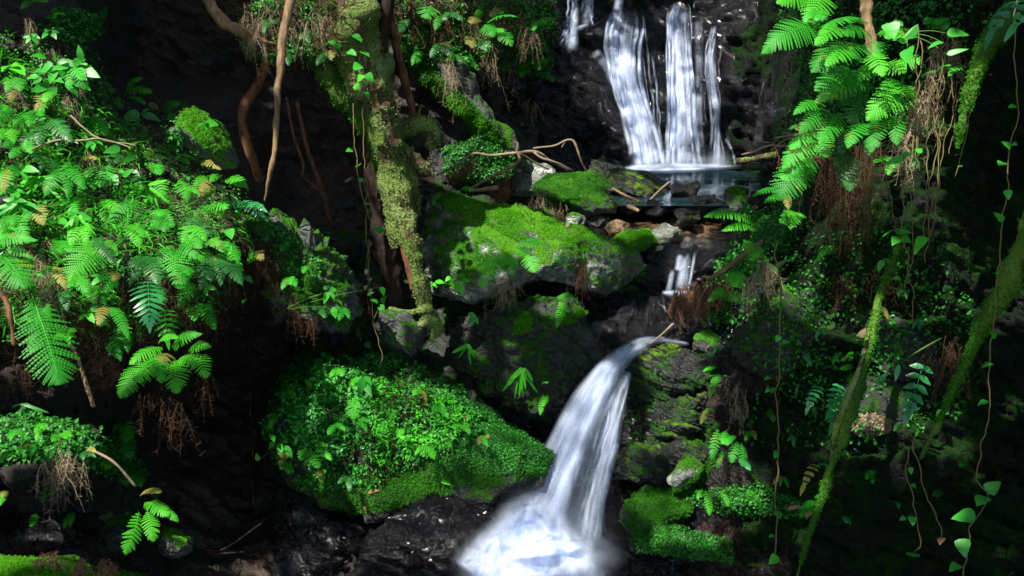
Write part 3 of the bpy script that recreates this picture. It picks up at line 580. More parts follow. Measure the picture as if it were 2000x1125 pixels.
# ------------------------------------------------------------------ water
def mat_fall(name, dens=1.0, soft=0.5, streak=26, thr=0.42, brk=.6):
    t = NT(name); uv = t.n("ShaderNodeUVMap", uv_map="UVMap"); sx = t.n("ShaderNodeSeparateXYZ"); t.set(sx.inputs[0], uv.outputs[0])
    mp = t.n("ShaderNodeMapping"); t.set(mp.inputs[0], uv.outputs[0]); mp.inputs[3].default_value = (streak, 0.9, 1)
    n1 = t.noise(1.0, 4, 0.6, vec=mp.outputs[0])
    mp2 = t.n("ShaderNodeMapping"); t.set(mp2.inputs[0], uv.outputs[0]); mp2.inputs[3].default_value = (6, 3.2, 1)
    n2 = t.noise(1.0, 5, 0.6, vec=mp2.outputs[0], dist=.6)
    at = t.n("ShaderNodeAttribute", attribute_name="tint")           # coverage built into the sheet: thin at its rim
    a = t.math('ADD', t.math('MULTIPLY', n1, .62), t.math('MULTIPLY', n2, brk))
    a = t.remap(a, thr, thr + soft); a = t.math('MULTIPLY', a, dens); a = t.math('MULTIPLY', a, at.outputs["Fac"], clamp=True)
    d = t.n("ShaderNodeBsdfDiffuse"); d.inputs[0].default_value = (.70, .79, .98, 1)
    tr = t.n("ShaderNodeBsdfTranslucent"); tr.inputs[0].default_value = (.68, .78, .98, 1)
    m0 = t.n("ShaderNodeMixShader"); m0.inputs[0].default_value = .4
    t.t.links.new(d.outputs[0], m0.inputs[1]); t.t.links.new(tr.outputs[0], m0.inputs[2])
    tp = t.n("ShaderNodeBsdfTransparent"); mx = t.n("ShaderNodeMixShader"); t.set(mx.inputs[0], a)
    t.t.links.new(tp.outputs[0], mx.inputs[1]); t.t.links.new(m0.outputs[0], mx.inputs[2]); return t.done(mx.outputs[0])
M['fall'] = mat_fall("falling_water", 1.15, .42, 34, .45, .7)
M['fallthin'] = mat_fall("thin_falling_water", 1.0, .4, 40, .46)
M['veil'] = mat_fall("water_veil", .6, .4, 34, .46)
M['mist'] = mat_fall("spray", .38, .9, 3, .0, .5)
M['silk'] = mat_fall("silky_water", 1.0, .9, 13, .2, .25)
M['foam'] = mat_fall("foam", 1.1, .45, 5, .40)

def ribbon(mb, path, across=20, along=40, bulge=.08, lumps=.03, seed=0, fade=(.04, .06), edge=.25, hug=False):
    """path: (px, py, distance, width in px) down the flow"""
    q = catmull(np.array([list(x) for x in path], float), along)
    if hug:                                          # water runs down over the ledges of the wall
        dd = np.array([np.clip(depth(x, y, UD), UD - .25, UD + .75) for x, y in q[:, :2]]); dd = np.convolve(np.pad(dd, 1, mode='edge'), (.25, .5, .25), 'valid'); q[:, 2] = np.minimum(dd, np.roll(dd, -1)) - .06
    u = np.linspace(-1, 1, across); s = np.linspace(0, 1, along)
    T = np.gradient(q[:, :2], axis=0); T /= np.linalg.norm(T, axis=1)[:, None]; Np = np.stack([-T[:, 1], T[:, 0]], -1)
    X = q[:, 0][:, None] + Np[:, 0][:, None] * u * q[:, 3][:, None] / 2; Y = q[:, 1][:, None] + Np[:, 1][:, None] * u * q[:, 3][:, None] / 2
    D = np.repeat(q[:, 2][:, None], across, 1) - bulge * (1 - u ** 2)[None]
    p = P(X, Y, D); D = D - lumps * fbm(p * np.array((9, 9, 3)), 3, seed)
    v = P(X, Y, D).reshape(-1, 3)
    seg = np.r_[0, np.cumsum(np.linalg.norm(np.diff(P(q[:, 0], q[:, 1], q[:, 2]), axis=0), axis=1))]
    wid = q[:, 3] * q[:, 2] / FPX
    UV = np.stack([(u[None] * wid[:, None] / 2) + seed * 1.37, np.repeat(seg[:, None], across, 1) + seed], -1).reshape(-1, 2)
    cov = np.clip((1 - np.abs(u)) / edge, 0, 1)[None] * np.clip(s / max(fade[0], 1e-3), 0, 1)[:, None] * np.clip((1 - s) / max(fade[1], 1e-3), 0, 1)[:, None]
    cov = cov * cov * (3 - 2 * cov)
    i = np.arange(along * across).reshape(along, across)
    f = np.stack([i[:-1, :-1], i[1:, :-1], i[1:, 1:], i[:-1, 1:]], -1).reshape(-1, 4)
    mb.add(v, f, cov.ravel(), UV)
def water(name, mat, paths, label, cat="waterfall", layers=2, **kw):
    mb = MB()
    for k, pth in enumerate(paths):
        for l in range(layers):
            ribbon(mb, [(x, y, d - .035 * l, w * (1 - .12 * l)) for x, y, d, w in pth], seed=kw.get('seed', 0) + k * 3 + l * 7, **{a: b for a, b in kw.items() if a != 'seed'})
    o = mb.build(name, M[mat], origin=mb.v[0].mean(0), uv=True)
    return tag(o, label, cat, None, "structure")
UD = 10.3
def strandset(core, n, seed, spread=.9, wmin=5, wmax=16, dj=.06):
    """a falling curtain broken into many thin overlapping threads"""
    rr = random.Random(seed); out = []
    for k in range(n):
        o = rr.uniform(-.5, .5) * spread; j0 = rr.uniform(0, .5) if k % 3 else 0; j1 = rr.uniform(.6, 1.0) if k % 3 == 0 else 1; w = rr.uniform(wmin, wmax); pth = []
        c = catmull(np.array([list(x) for x in core], float), 12)
        for i in range(12):
            f = i / 11
            if f < j0 - .01 or f > j1 + .01: continue
            pth.append((c[i][0] + o * c[i][3] + rr.uniform(-2.2, 2.2), c[i][1], c[i][2] - dj * rr.random(), w * (.75 + .5 * f)))
        if len(pth) > 3: out.append(pth)
    return out
C1 = [(1222, 18, UD + .35, 66), (1216, 60, UD + .2, 84), (1214, 110, UD + .05, 70), (1224, 170, UD, 62), (1242, 230, UD, 62), (1258, 290, UD, 66), (1264, 330, UD, 74)]
C2 = [(1328, 4, UD + .45, 30), (1326, 40, UD + .2, 46), (1327, 110, UD, 46), (1330, 190, UD, 50), (1333, 260, UD, 56), (1337, 330, UD, 74)]
C3 = [(1398, 50, UD + .2, 8), (1388, 110, UD, 18), (1394, 170, UD, 22), (1400, 230, UD, 16), (1402, 330, UD, 24)]
water("waterfall", 'fall', [[(1214, -20, UD + .5, 20), (1205, 30, UD + .3, 26), (1196, 80, UD + .2, 26), (1205, 130, UD, 20)]] + [[(x, y, d, w * .9) for x, y, d, w in C1], [(x + 8, y, d, w * .5) for x, y, d, w in C1[1:]]] + strandset(C1, 18, 1, 1.05, 5, 16), "wider left strand of the upper waterfall", layers=1, seed=1, bulge=.05, lumps=.04, edge=.9, hug=True, fade=(.16, .05))
water("waterfall", 'fall', [[(x, y, d, w * 1.2) for x, y, d, w in C2], [(x - 4, y, d, w * .6) for x, y, d, w in C2]] + strandset(C2, 14, 2, 1.15, 5, 16), "straight middle strand of the upper waterfall", layers=1, seed=4, bulge=.05, lumps=.04, edge=.9, hug=True, fade=(.12, .05))
water("waterfall", 'fallthin', [C3] + strandset(C3, 6, 3, 1.3, 3, 8), "thin right strand of the upper waterfall", layers=1, seed=6, bulge=.03, edge=.8, hug=True)
C4 = [(1122, -25, UD + .5, 22), (1121, 25, UD + .35, 24), (1116, 58, UD + .25, 32), (1108, 95, UD + .1, 52)]; C5 = [(1149, -6, UD + .5, 24), (1146, 52, UD + .3, 30)]
water("waterfall", 'fall', [C4, C5, [(1150, 48, UD + .28, 10), (1128, 56, UD + .22, 14), (1102, 74, UD + .15, 18)], [(1118, 60, UD + .2, 30), (1110, 100, UD + .05, 44)]] + strandset(C4, 6, 5, 1.1, 4, 9) + strandset(C5, 4, 6, 1.1, 3, 7), "short split strand at the top left of the upper waterfall", layers=1, seed=8, bulge=.03, edge=.9, along=24, hug=True, fade=(.1, .4))
water("waterfall", 'veil', [[(1160, 100, UD + .2, 26), (1192, 140, UD + .1, 30), (1215, 200, UD, 26), (1236, 270, UD, 26)], [(1362, 40, UD + .2, 24), (1366, 140, UD + .05, 20), (1366, 240, UD, 20), (1374, 325, UD, 40)]]
      + strandset([(1262, 40, UD + .2, 60), (1275, 160, UD + .1, 60), (1285, 260, UD, 56), (1292, 325, UD, 60)], 6, 8, .8, 3, 7) + strandset([(1385, 60, UD + .1, 60), (1380, 180, UD, 60), (1385, 325, UD, 70)], 3, 9, 1.0, 2, 5) + [[(1418, 270, UD, 10), (1430, 295, UD - .05, 8), (1437, 322, UD - .05, 8)]],
      "thin veil of water wetting the black rock between the strands", layers=1, seed=11, bulge=.02, edge=.8, hug=True)
water("foam", 'foam', [[(1200, 330, UD - .15, 12), (1280, 328, UD - .25, 24), (1360, 327, UD - .25, 22), (1450, 325, UD - .1, 10)], [(1230, 332, UD - .3, 8), (1300, 333, UD - .4, 14), (1390, 330, UD - .4, 10)]], "white foam where the upper fall meets the pool", "foam", layers=2, seed=13, bulge=.05, edge=.8, fade=(.15, .2))
water("waterfall", 'veil', [[(1345, 492, 7.3, 12), (1338, 520, 7.22, 26), (1330, 574, 7.15, 34)], [(1358, 490, 7.3, 10), (1352, 530, 7.2, 10), (1345, 570, 7.15, 12)], [(1315, 525, 7.25, 14), (1306, 572, 7.15, 18)], [(1330, 495, 7.3, 22), (1326, 530, 7.22, 24)]],
      "small cascade of three thin threads below the shallow stream", layers=2, seed=15, bulge=.03, along=20, edge=.8, fade=(.25, .15))
water("foam", 'foam', [[(1292, 572, 7.1, 12), (1318, 574, 7.05, 18), (1345, 572, 7.1, 10)]], "little foam patch at the foot of the small cascade", "foam", layers=2, seed=17, along=14, edge=.8, fade=(.2, .2), bulge=.03)
water("waterfall", 'veil', [[(1384, 590, 7.0, 8), (1386, 615, 6.95, 14), (1388, 642, 6.9, 12)]], "tiny trickle behind the leafy right bank", layers=2, seed=18, along=14, bulge=.02)
MF = [(1268, 674, 6.76, 20), (1228, 690, 6.62, 38), (1192, 730, 6.44, 58), (1153, 800, 6.3, 80), (1117, 880, 6.22, 92), (1084, 960, 6.14, 104), (1056, 1040, 6.05, 150), (1030, 1130, 5.85, 240)]
water("waterfall", 'silk', [MF] + [[(x + .12 * w, y, d - .03, w * .7) for x, y, d, w in MF], [(x - .18 * w, y, d - .05, w * .6) for x, y, d, w in MF]] + strandset(MF, 9, 31, 1.0, 22, 46, .06), "silky main fall arching down beside the leafy mound", layers=1, seed=21, bulge=.07, along=50, across=18, edge=.7, fade=(.1, .08))
ML = [(1228, 725, 6.52, 14), (1205, 790, 6.36, 40), (1182, 880, 6.3, 56), (1160, 960, 6.28, 60), (1140, 1060, 6.25, 80)]
water("waterfall", 'veil', [ML, ML] + strandset(ML, 7, 33, 1.0, 10, 22, .05) + [[(1212, 800, 6.40, 10), (1190, 880, 6.34, 16), (1172, 940, 6.32, 14), (1160, 1000, 6.3, 16), (1150, 1070, 6.28, 24)]] * 2,
      "thinner right hand strand of the main fall", layers=1, seed=25, bulge=.04, along=50, edge=.7)
water("waterfall", 'veil', [[(1345, 672, 6.8, 10), (1290, 667, 6.78, 20), (1250, 676, 6.7, 28), (1208, 715, 6.55, 36), (1170, 790, 6.4, 36)], [(1300, 660, 6.82, 8), (1255, 664, 6.76, 18), (1210, 690, 6.62, 26), (1175, 740, 6.46, 30)]], "glassy sheet of water sliding to the lip of the main fall", layers=1, seed=27, bulge=.05, edge=.7)
FO = [[(1075, 985, 6.1, 90), (1040, 1050, 5.95, 190), (1020, 1110, 5.8, 260), (1000, 1190, 5.6, 330)], [(1085, 1000, 6.1, 60), (1085, 1060, 5.95, 150), (1100, 1120, 5.8, 220), (1110, 1200, 5.6, 240)], [(1060, 1010, 6.0, 70), (980, 1060, 5.95, 110), (930, 1130, 5.8, 140)],
      [(1060, 960, 6.12, 120), (1040, 1030, 5.95, 170), (1045, 1090, 5.75, 170)]]
water("foam", 'foam', [[(x, y, d - .16, w) for x, y, d, w in q_] for q_ in FO], "bright boiling foam at the foot of the main fall", "foam", layers=2, seed=31, bulge=.16, lumps=.08, along=40, across=30, edge=.9, fade=(.35, .05))

MI = [[(x, 285, UD - .1, w), (x + 2, 312, UD - .15, w * 1.3), (x + 4, 332, UD - .25, w * 1.5)] for x, w in ((1262, 80), (1300, 70), (1340, 80), (1400, 50))]
water("mist", 'mist', MI + [[(1120, 940, 6.05, 110), (1080, 1020, 5.9, 240), (1050, 1110, 5.7, 300)], [(1000, 1000, 6.0, 90), (960, 1060, 5.9, 160), (940, 1130, 5.7, 200)], [(1150, 990, 6.1, 60), (1150, 1050, 5.95, 140), (1150, 1130, 5.75, 180)]], "soft spray hanging at the foot of the falls", "spray", layers=1, seed=41, bulge=.05, edge=1.0, fade=(.5, .3), along=24)
def mat_water(name, deep, rough, bscale, bstr, trans):
    t = NT(name); mp = t.n("ShaderNodeMapping"); t.set(mp.inputs[0], t.pos().outputs["Position"]); mp.inputs[3].default_value = (1, .55, 1)
    n = t.noise(bscale, 4, .5, vec=mp.outputs[0]); b = t.bump(n, bstr, .03)
    return t.done(t.pbsdf(deep, rough, b, .5, **{"Transmission Weight": trans, "IOR": 1.33}))
M['pool'] = mat_water("pool_water", (.008, .022, .027), .07, 6, .25, 0.0)
def mat_clear(name):
    t = NT(name); n = t.noise(13, 4, .55); b = t.bump(n, .7, .02); fr = t.n("ShaderNodeFresnel"); fr.inputs[0].default_value = 1.33; t.set(fr.inputs["Normal"], b)
    tp = t.n("ShaderNodeBsdfTransparent"); tp.inputs[0].default_value = (.9, .84, .72, 1); g = t.n("ShaderNodeBsdfGlossy"); g.inputs["Roughness"].default_value = .06; t.set(g.inputs["Normal"], b)
    mx = t.n("ShaderNodeMixShader"); t.set(mx.inputs[0], t.math('MULTIPLY', fr.outputs[0], .5)); t.t.links.new(tp.outputs[0], mx.inputs[1]); t.t.links.new(g.outputs[0], mx.inputs[2]); return t.done(mx.outputs[0])
M['stream'] = mat_clear("stream_water")
def sheet(name, mat, poly, z, label, cat):
    q = np.array(poly, float); v = (562.5 - q[:, 1]) / FPX; k = v * UPC[2] + FWD[2]; d = (z - CAM[2]) / k
    p = P(q[:, 0], q[:, 1], d); mb = MB(); c = p.mean(0); n = len(p)
    mb.add(np.vstack([p, c[None]]), np.stack([np.arange(n), (np.arange(n) + 1) % n, np.full(n, n)], -1)); return tag(mb.build(name, M[mat], origin=c), label, cat, None, "structure")
sheet("pool", 'pool', [(1150, 322), (1560, 322), (1600, 360), (1560, 402), (1180, 402), (1120, 350)], 0.0, "still dark pool under the upper waterfall", "pool")
def bed(poly, z, n=70):
    q = np.array(poly, float); x = np.linspace(q[:, 0].min(), q[:, 0].max(), n); y = np.linspace(q[:, 1].min(), q[:, 1].max(), n); X, Y = np.meshgrid(x, y)
    v = (562.5 - Y) / FPX; d = (z - CAM[2]) / (v * UPC[2] + FWD[2]); p = P(X, Y, d).reshape(-1, 3)
    p[:, 2] += .035 * fbm(p * np.array((14, 14, 1)), 4, 6); I = np.arange(n * n).reshape(n, n); mb = MB()
    mb.add(p, np.stack([I[:-1, :-1], I[1:, :-1], I[1:, 1:], I[:-1, 1:]], -1).reshape(-1, 4)); tag(mb.build("streambed", M['streambed'], origin=p.mean(0)), kind="structure")
bed([(1060, 405), (1560, 486)], -.17)
sheet("stream", 'stream', [(1060, 412), (1560, 412), (1560, 450), (1480, 492), (1220, 492), (1080, 470)], -.13, "clear shallow brown stream over pebbles", "stream")
sheet("pool", 'pool', [(300, 1060), (1400, 1060), (1900, 1700), (-100, 1700)], -2.05, "dark lower pool below the main fall", "pool")
# ------------------------------------------------------------------ trees, roots, branches
def px3(pts): return np.array([P(x, y, d) for x, y, d, *_ in pts])
def pr(pts): return [w * d / FPX / 2 for x, y, d, w in pts]
def limb(mb, pts, sides=12, rough=.25, seed=0, n=None, freq=9): return tube(mb, px3(pts), pr(pts), sides, n or 10 * len(pts), rough, seed, freq=freq)
def tufts(p, n, size, mat, seed, name, parent, origin, ratio=.5):
    """moss / lichen flakes standing on a stem surface p (K,3)"""
    rg = np.random.default_rng(seed); k_ = fbm(p * 7, 3, seed) > -.3; p = p[k_] if k_.sum() > 50 else p; b = p[rg.integers(0, len(p), n)] + rg.normal(size=(n, 3)) * size * .4
    N = norm(rg.normal(size=(n, 3)) + norm(CAM - b)); r = norm(np.cross(N, rg.normal(size=(n, 3)))); s = np.cross(N, r); L = size * rg.uniform(.5, 1.4, (n, 1))
    v = np.stack([b - r * L * .5, b + s * L * ratio * .5 + N * L * .2, b + r * L * .5, b - s * L * ratio * .5 + N * L * .2], 1).reshape(-1, 3)
    m = MB(); m.add(v, np.arange(4 * n).reshape(-1, 4), np.repeat(rg.uniform(0, 1, n), 4)); o = m.build(name, M[mat], parent, origin, smooth=False)
    o["kind"] = "stuff"; return o
M['lichen'] = mat_leaf("pale_green_lichen", (.07, .11, .02), (.22, .28, .085), rough=.85, trans=.1, spec=.1)

o0 = P(800, 560, 6.75); tr = empty("tree", o0, "old tree with pale lichened leaning trunk standing in the middle of the left half", "tree")
mb = MB()
limb(mb, [(676, -260, 6.2, 150), (690, -60, 6.25, 125), (700, 60, 6.3, 112), (716, 140, 6.4, 88), (740, 215, 6.5, 70), (762, 290, 6.6, 62), (772, 350, 6.65, 58), (778, 420, 6.68, 62), (788, 478, 6.7, 40)], 24, .36, 1, 120, 6)
limb(mb, [(768, 330, 6.6, 40), (785, 385, 6.6, 36), (800, 440, 6.62, 34), (812, 510, 6.66, 32), (826, 570, 6.72, 34), (846, 632, 6.75, 34), (858, 650, 6.78, 20)], 16, .5, 2, 80, 8)
trunk_o = mb.build("trunk", M['trunk'], tr, o0); solid(mb)
tv = mb.v[0]; fr = tv[np.einsum('ij,ij->i', norm(tv - tv.mean(0)), norm(CAM - tv)) > -.2]
tufts(np.vstack([mb.v[0], mb.v[1]]), 15000, .011, 'lichen', 3, "lichen", tr, o0, .7)
mb = MB(); limb(mb, [(757, -260, 6.2, 34), (757, -40, 6.22, 30), (752, 40, 6.28, 26), (744, 100, 6.4, 24), (738, 150, 6.45, 12)], 10, .3, 4); mb.build("shade_strip", M['darkbark'], tr, o0)  # dark strip added to stand in for the trunk's unlit right edge
mb = MB(); limb(mb, [(620, 60, 6.5, 60), (645, 140, 6.55, 66), (680, 190, 6.6, 66), (715, 235, 6.65, 56), (745, 300, 6.7, 40), (752, 360, 6.8, 30)], 14, .3, 5, 50); mb.build("buttress", M['mosstrunk'], tr, o0); solid(mb)
tufts(mb.v[0][:], 5000, .018, 'mossdark', 6, "moss", tr, o0)
mb = MB(); limb(mb, [(790, 470, 6.65, 20), (797, 520, 6.66, 16), (806, 566, 6.68, 10)], 8, .3, 7); mb.build("shoot", M['root'], tr, o0)
mb = MB(); limb(mb, [(745, 290, 6.85, 60), (742, 380, 6.95, 54), (750, 470, 7.0, 50), (770, 560, 7.05, 44), (780, 620, 7.0, 20)], 12, .35, 8); mb.build("back_stem", M['darkbark'], tr, o0)  # back stem darkened by its bark colour in place of shade
RT = []
for a in ([(780, 255, 6.7, 30), (830, 240, 6.72, 34), (850, 262, 6.72, 30), (835, 290, 6.75, 14)], [(775, 290, 6.65, 36), (805, 305, 6.66, 30), (835, 330, 6.7, 16), (850, 345, 6.72, 5)], [(770, 320, 6.7, 30), (800, 350, 6.75, 30), (812, 390, 6.8, 18), (816, 420, 6.85, 6)],
          [(846, 600, 6.7, 20), (800, 612, 6.7, 16), (760, 605, 6.75, 12)], [(838, 628, 6.72, 20), (800, 636, 6.7, 20), (765, 618, 6.72, 12)]): mb = MB(); limb(mb, a, 10, .4, 9); mb.build("root", M['trunk'], tr, o0); RT.append(mb.v[0])
tufts(np.vstack(RT[:3]), 2600, .015, 'lichen', 10, "lichen", tr, o0)

def stick(name, pts, mat, label, cat, rough=.25, sides=8, seed=0, side=(), wob=.0, group=None, parts=None):
    mb = MB(); q = px3(pts); c, _ = tube(mb, wobble(q, 8 * len(q), wob, seed), pr(pts), sides, 9 * len(q), rough, seed, freq=16)
    for s in side: tube(mb, wobble(px3(s), 8, wob, seed + 1), pr(s), 5, 10, rough, seed + 2)
    o = mb.build(name, M[mat], origin=q[0]); tag(o, label, cat, group); return o, c
_, c_ = stick("hanging_root", [(580, -80, 6.0, 24), (566, 10, 6.0, 22), (550, 90, 6.0, 18), (543, 160, 6.0, 15), (541, 230, 6.0, 14), (537, 300, 6.02, 12), (526, 350, 6.05, 9), (517, 392, 6.1, 4)], 'rootmoss', "long thin mossy root hanging down left of the big tree trunk", "root", seed=3, wob=.01)
stick("hanging_root", [(520, 120, 6.9, 16), (505, 165, 6.85, 20), (478, 205, 6.8, 22), (474, 245, 6.8, 20), (484, 285, 6.8, 18), (497, 320, 6.85, 18), (508, 352, 6.95, 18)], 'root', "smooth reddish brown bowed root in front of the dark cave", "root", seed=5, rough=.15)
stick("branch", [(396, -60, 6.0, 22), (410, 6, 6.0, 22), (436, 42, 6.0, 24), (470, 62, 6.05, 24), (500, 80, 6.15, 18), (540, 88, 6.3, 8)], 'rootmoss', "curved mossy branch hooking in from the top edge above the cave", "branch", seed=7)
stick("sapling", [(762, 20, 6.9, 12), (768, 60, 6.9, 16), (776, 100, 6.88, 16), (788, 150, 6.85, 18), (800, 195, 6.85, 16), (810, 236, 6.82, 16)], 'root', "thin broken brown sapling leaning just right of the trunk", "sapling", seed=9, side=[[(812, 238, 6.8, 6), (820, 215, 6.78, 7), (824, 204, 6.76, 7)]])
for k, (lab, a) in enumerate([("thin twisting root dangling at the back of the hollow", [(560, 190, 7.6, 6), (572, 260, 7.6, 7), (592, 320, 7.6, 6), (592, 345, 7.6, 6), (625, 375, 7.6, 6), (640, 420, 7.6, 5), (660, 458, 7.7, 3)]),
                              ("straighter dark root behind the twisting one in the hollow", [(580, 200, 7.8, 9), (600, 290, 7.75, 10), (625, 360, 7.7, 9), (640, 410, 7.7, 7), (652, 455, 7.75, 4)])]):
    stick("hanging_root", a, 'root', lab, "root", seed=20 + k, rough=.2)
# leaning mossy trunks on the right
def mosslean(pts, label, n, size, seed, strip=None):
    o = px3(pts)[-1]; e = empty("tree", o, label, "tree"); mb = MB(); limb(mb, [(x, y, d, w * (.52 if pts[0][3] > 70 else .64)) for x, y, d, w in pts], 14, .6, seed, 90, 9); mb.build("trunk", M['mosstrunk'], e, o)
    tufts(mb.v[0], n, size, 'mossdark', seed, "moss", e, o)
    if strip: m2 = MB(); limb(m2, strip, 8, .6, seed); m2.build("bark_strip", M['trunk'], e, o)
mosslean([(2040, 380, 4.45, 90), (2000, 480, 4.5, 80), (1975, 545, 4.52, 70), (1935, 610, 4.55, 56), (1905, 670, 4.6, 44), (1870, 740, 4.62, 36), (1835, 820, 4.66, 26), (1798, 896, 4.7, 10)], "moss clad trunk leaning down from the right edge", 6000, .012, 31)
mosslean([(1985, 20, 4.75, 60), (1950, 60, 4.75, 50), (1915, 120, 4.78, 44), (1900, 165, 4.8, 36), (1884, 215, 4.82, 30), (1875, 260, 4.84, 16), (1868, 290, 4.86, 6)], "short moss tufted stem hanging under the top right leaves", 4000, .012, 33)
mosslean([(1770, 440, 5.05, 14), (1745, 510, 5.0, 16), (1718, 580, 4.95, 18), (1705, 640, 4.9, 22), (1690, 710, 4.85, 30), (1668, 780, 4.82, 40), (1645, 850, 4.8, 36), (1618, 930, 4.8, 30), (1598, 990, 4.8, 22), (1575, 1060, 4.82, 9), (1556, 1130, 4.85, 6)], "slender mossy trunk slanting through the lower right", 6500, .011, 35,
         [(1697, 650, 4.86, 5), (1678, 720, 4.83, 9), (1654, 780, 4.8, 12), (1630, 850, 4.79, 12), (1622, 900, 4.8, 4)])
# dry twigs, sticks, the log by the pool
stick("log", [(1436, 316, 9.9, 12), (1470, 312, 9.85, 14), (1510, 304, 9.8, 14), (1530, 300, 9.8, 10)], 'trunk', "short brown log lying at the right side of the upper pool", "log", seed=40, rough=.5)
stick("twig", [(1450, 302, 9.4, 4), (1480, 294, 9.35, 5), (1500, 285, 9.3, 5), (1540, 284, 9.2, 4), (1580, 268, 9.0, 3)], 'twig', "thin yellowish twig sticking out over the log", "twig", seed=41, side=[[(1500, 285, 9.3, 4), (1512, 280, 9.3, 3), (1490, 276, 9.3, 2)]], wob=.01)
stick("twig", [(855, 342, 7.9, 4), (890, 322, 7.9, 5), (925, 300, 7.95, 5), (960, 302, 8.0, 5), (1000, 297, 8.0, 6), (1045, 295, 8.0, 6), (1070, 312, 8.1, 6), (1112, 334, 8.2, 5)], 'twig', "long pale bare branch lying across above the mossy block", "branch", seed=43, wob=.012,
      side=[[(1010, 298, 8.0, 4), (1012, 282, 8.0, 4), (1003, 276, 8.0, 2)], [(1045, 297, 8.0, 5), (1060, 310, 8.0, 5), (1090, 318, 8.05, 4), (1118, 334, 8.1, 3)], [(1000, 297, 8.0, 4), (1030, 306, 8.0, 4), (1070, 330, 8.1, 3)]])
stick("twig", [(1040, 290, 8.4, 3), (1080, 285, 8.4, 4), (1105, 273, 8.4, 4), (1120, 276, 8.4, 5), (1130, 300, 8.4, 5), (1145, 334, 8.5, 4)], 'twig', "arched pale twig bending down behind the mossy block", "twig", seed=44, wob=.008, side=[[(1105, 273, 8.4, 3), (1096, 288, 8.4, 2)]])
stick("twig", [(920, 368, 7.75, 6), (960, 345, 7.75, 7), (1000, 325, 7.8, 7), (1014, 312, 7.8, 6), (1010, 296, 7.8, 4)], 'rootmoss', "thicker bent stick leaning above the mossy slab", "stick", seed=45)
stick("twig", [(915, 372, 7.7, 8), (945, 370, 7.7, 9), (974, 366, 7.7, 9)], 'rootmoss', "short straight stub of wood on top of the slab rock", "stick", seed=46)
stick("twig", [(1196, 368, 8.3, 5), (1222, 382, 8.25, 6), (1250, 394, 8.2, 6)], 'rootmoss', "yellow brown stick between the mossy block and the wedge rock", "stick", seed=47)
stick("twig", [(1270, 390, 8.5, 4), (1290, 370, 8.5, 4), (1308, 355, 8.5, 3)], 'twig', "thin stick propped on the dark rocks of the pool edge", "stick", seed=48)
stick("twig", [(1226, 402, 8.2, 8), (1248, 412, 8.15, 8)], 'twig', "pale broken stub lying by the shallow stream", "stick", seed=49)
stick("branch", [(1492, 470, 6.7, 10), (1450, 500, 6.72, 13), (1410, 530, 6.75, 13), (1380, 548, 6.8, 10)], 'vine', "grey brown branch slanting across the small cascade", "branch", seed=50)
stick("branch", [(1340, 590, 6.9, 8), (1362, 612, 6.88, 11), (1380, 640, 6.85, 10)], 'vine', "dark stick wedged by the tiny trickle", "stick", seed=51)
stick("twig", [(1268, 672, 6.6, 2), (1290, 655, 6.6, 3), (1315, 632, 6.6, 3)], 'twig', "fine twig standing at the lip of the main fall", "twig", seed=52)
stick("twig", [(1358, 612, 6.75, 3), (1372, 575, 6.75, 3), (1392, 548, 6.75, 2)], 'twig', "upright thin twig in the leaf jam", "twig", seed=53)
stick("twig", [(-20, 560, 4.6, 8), (10, 585, 4.6, 9), (20, 620, 4.6, 9), (28, 675, 4.62, 8)], 'root', "reddish bent stem at the left edge", "stick", seed=54)
stick("twig", [(138, 670, 4.7, 6), (152, 700, 4.7, 7), (165, 740, 4.7, 8), (183, 795, 4.72, 9)], 'rootmoss', "smooth pale brown stem curving below the big left frond", "stick", seed=55)
stick("twig", [(90, 575, 4.9, 4), (130, 605, 4.9, 4), (160, 620, 4.9, 3), (190, 630, 4.9, 2)], 'twig', "thin straight twig right of the big left frond", "twig", seed=56)
stick("twig", [(150, 870, 4.5, 4), (185, 882, 4.5, 5), (225, 905, 4.5, 6), (265, 950, 4.55, 5)], 'twig', "bare yellow stalk arching over the lower left ledge", "twig", seed=57)
stick("twig", [(420, 1080, 5.5, 3), (455, 1062, 5.5, 4), (510, 1022, 5.6, 2)], 'darkbark', "thin grey twig in the dark hollow at the bottom", "twig", seed=58)
stick("twig", [(420, 1082, 5.4, 4), (448, 1080, 5.4, 5), (476, 1078, 5.4, 3)], 'darkbark', "short pale twig below the thin grey one", "twig", seed=59)
stick("twig", [(60, 292, 5.0, 3), (100, 278, 5.0, 4), (150, 275, 5.0, 4), (200, 270, 5.0, 3), (262, 288, 5.0, 2)], 'twig', "long dry twig across the upper left bank", "twig", seed=60, wob=.01)
stick("twig", [(140, 225, 5.1, 3), (165, 250, 5.1, 4), (200, 272, 5.1, 4), (265, 287, 5.1, 3)], 'twig', "curved dry stem above the long twig on the left bank", "twig", seed=61, wob=.01)
stick("stump", [(1688, -60, 5.2, 24), (1692, 0, 5.2, 24), (1697, 50, 5.2, 22), (1703, 100, 5.2, 20), (1706, 118, 5.2, 12)], "rootmoss", "straight orange brown broken stem standing among the right hand ferns", "stump", seed=62, rough=.5)
make_bvh()
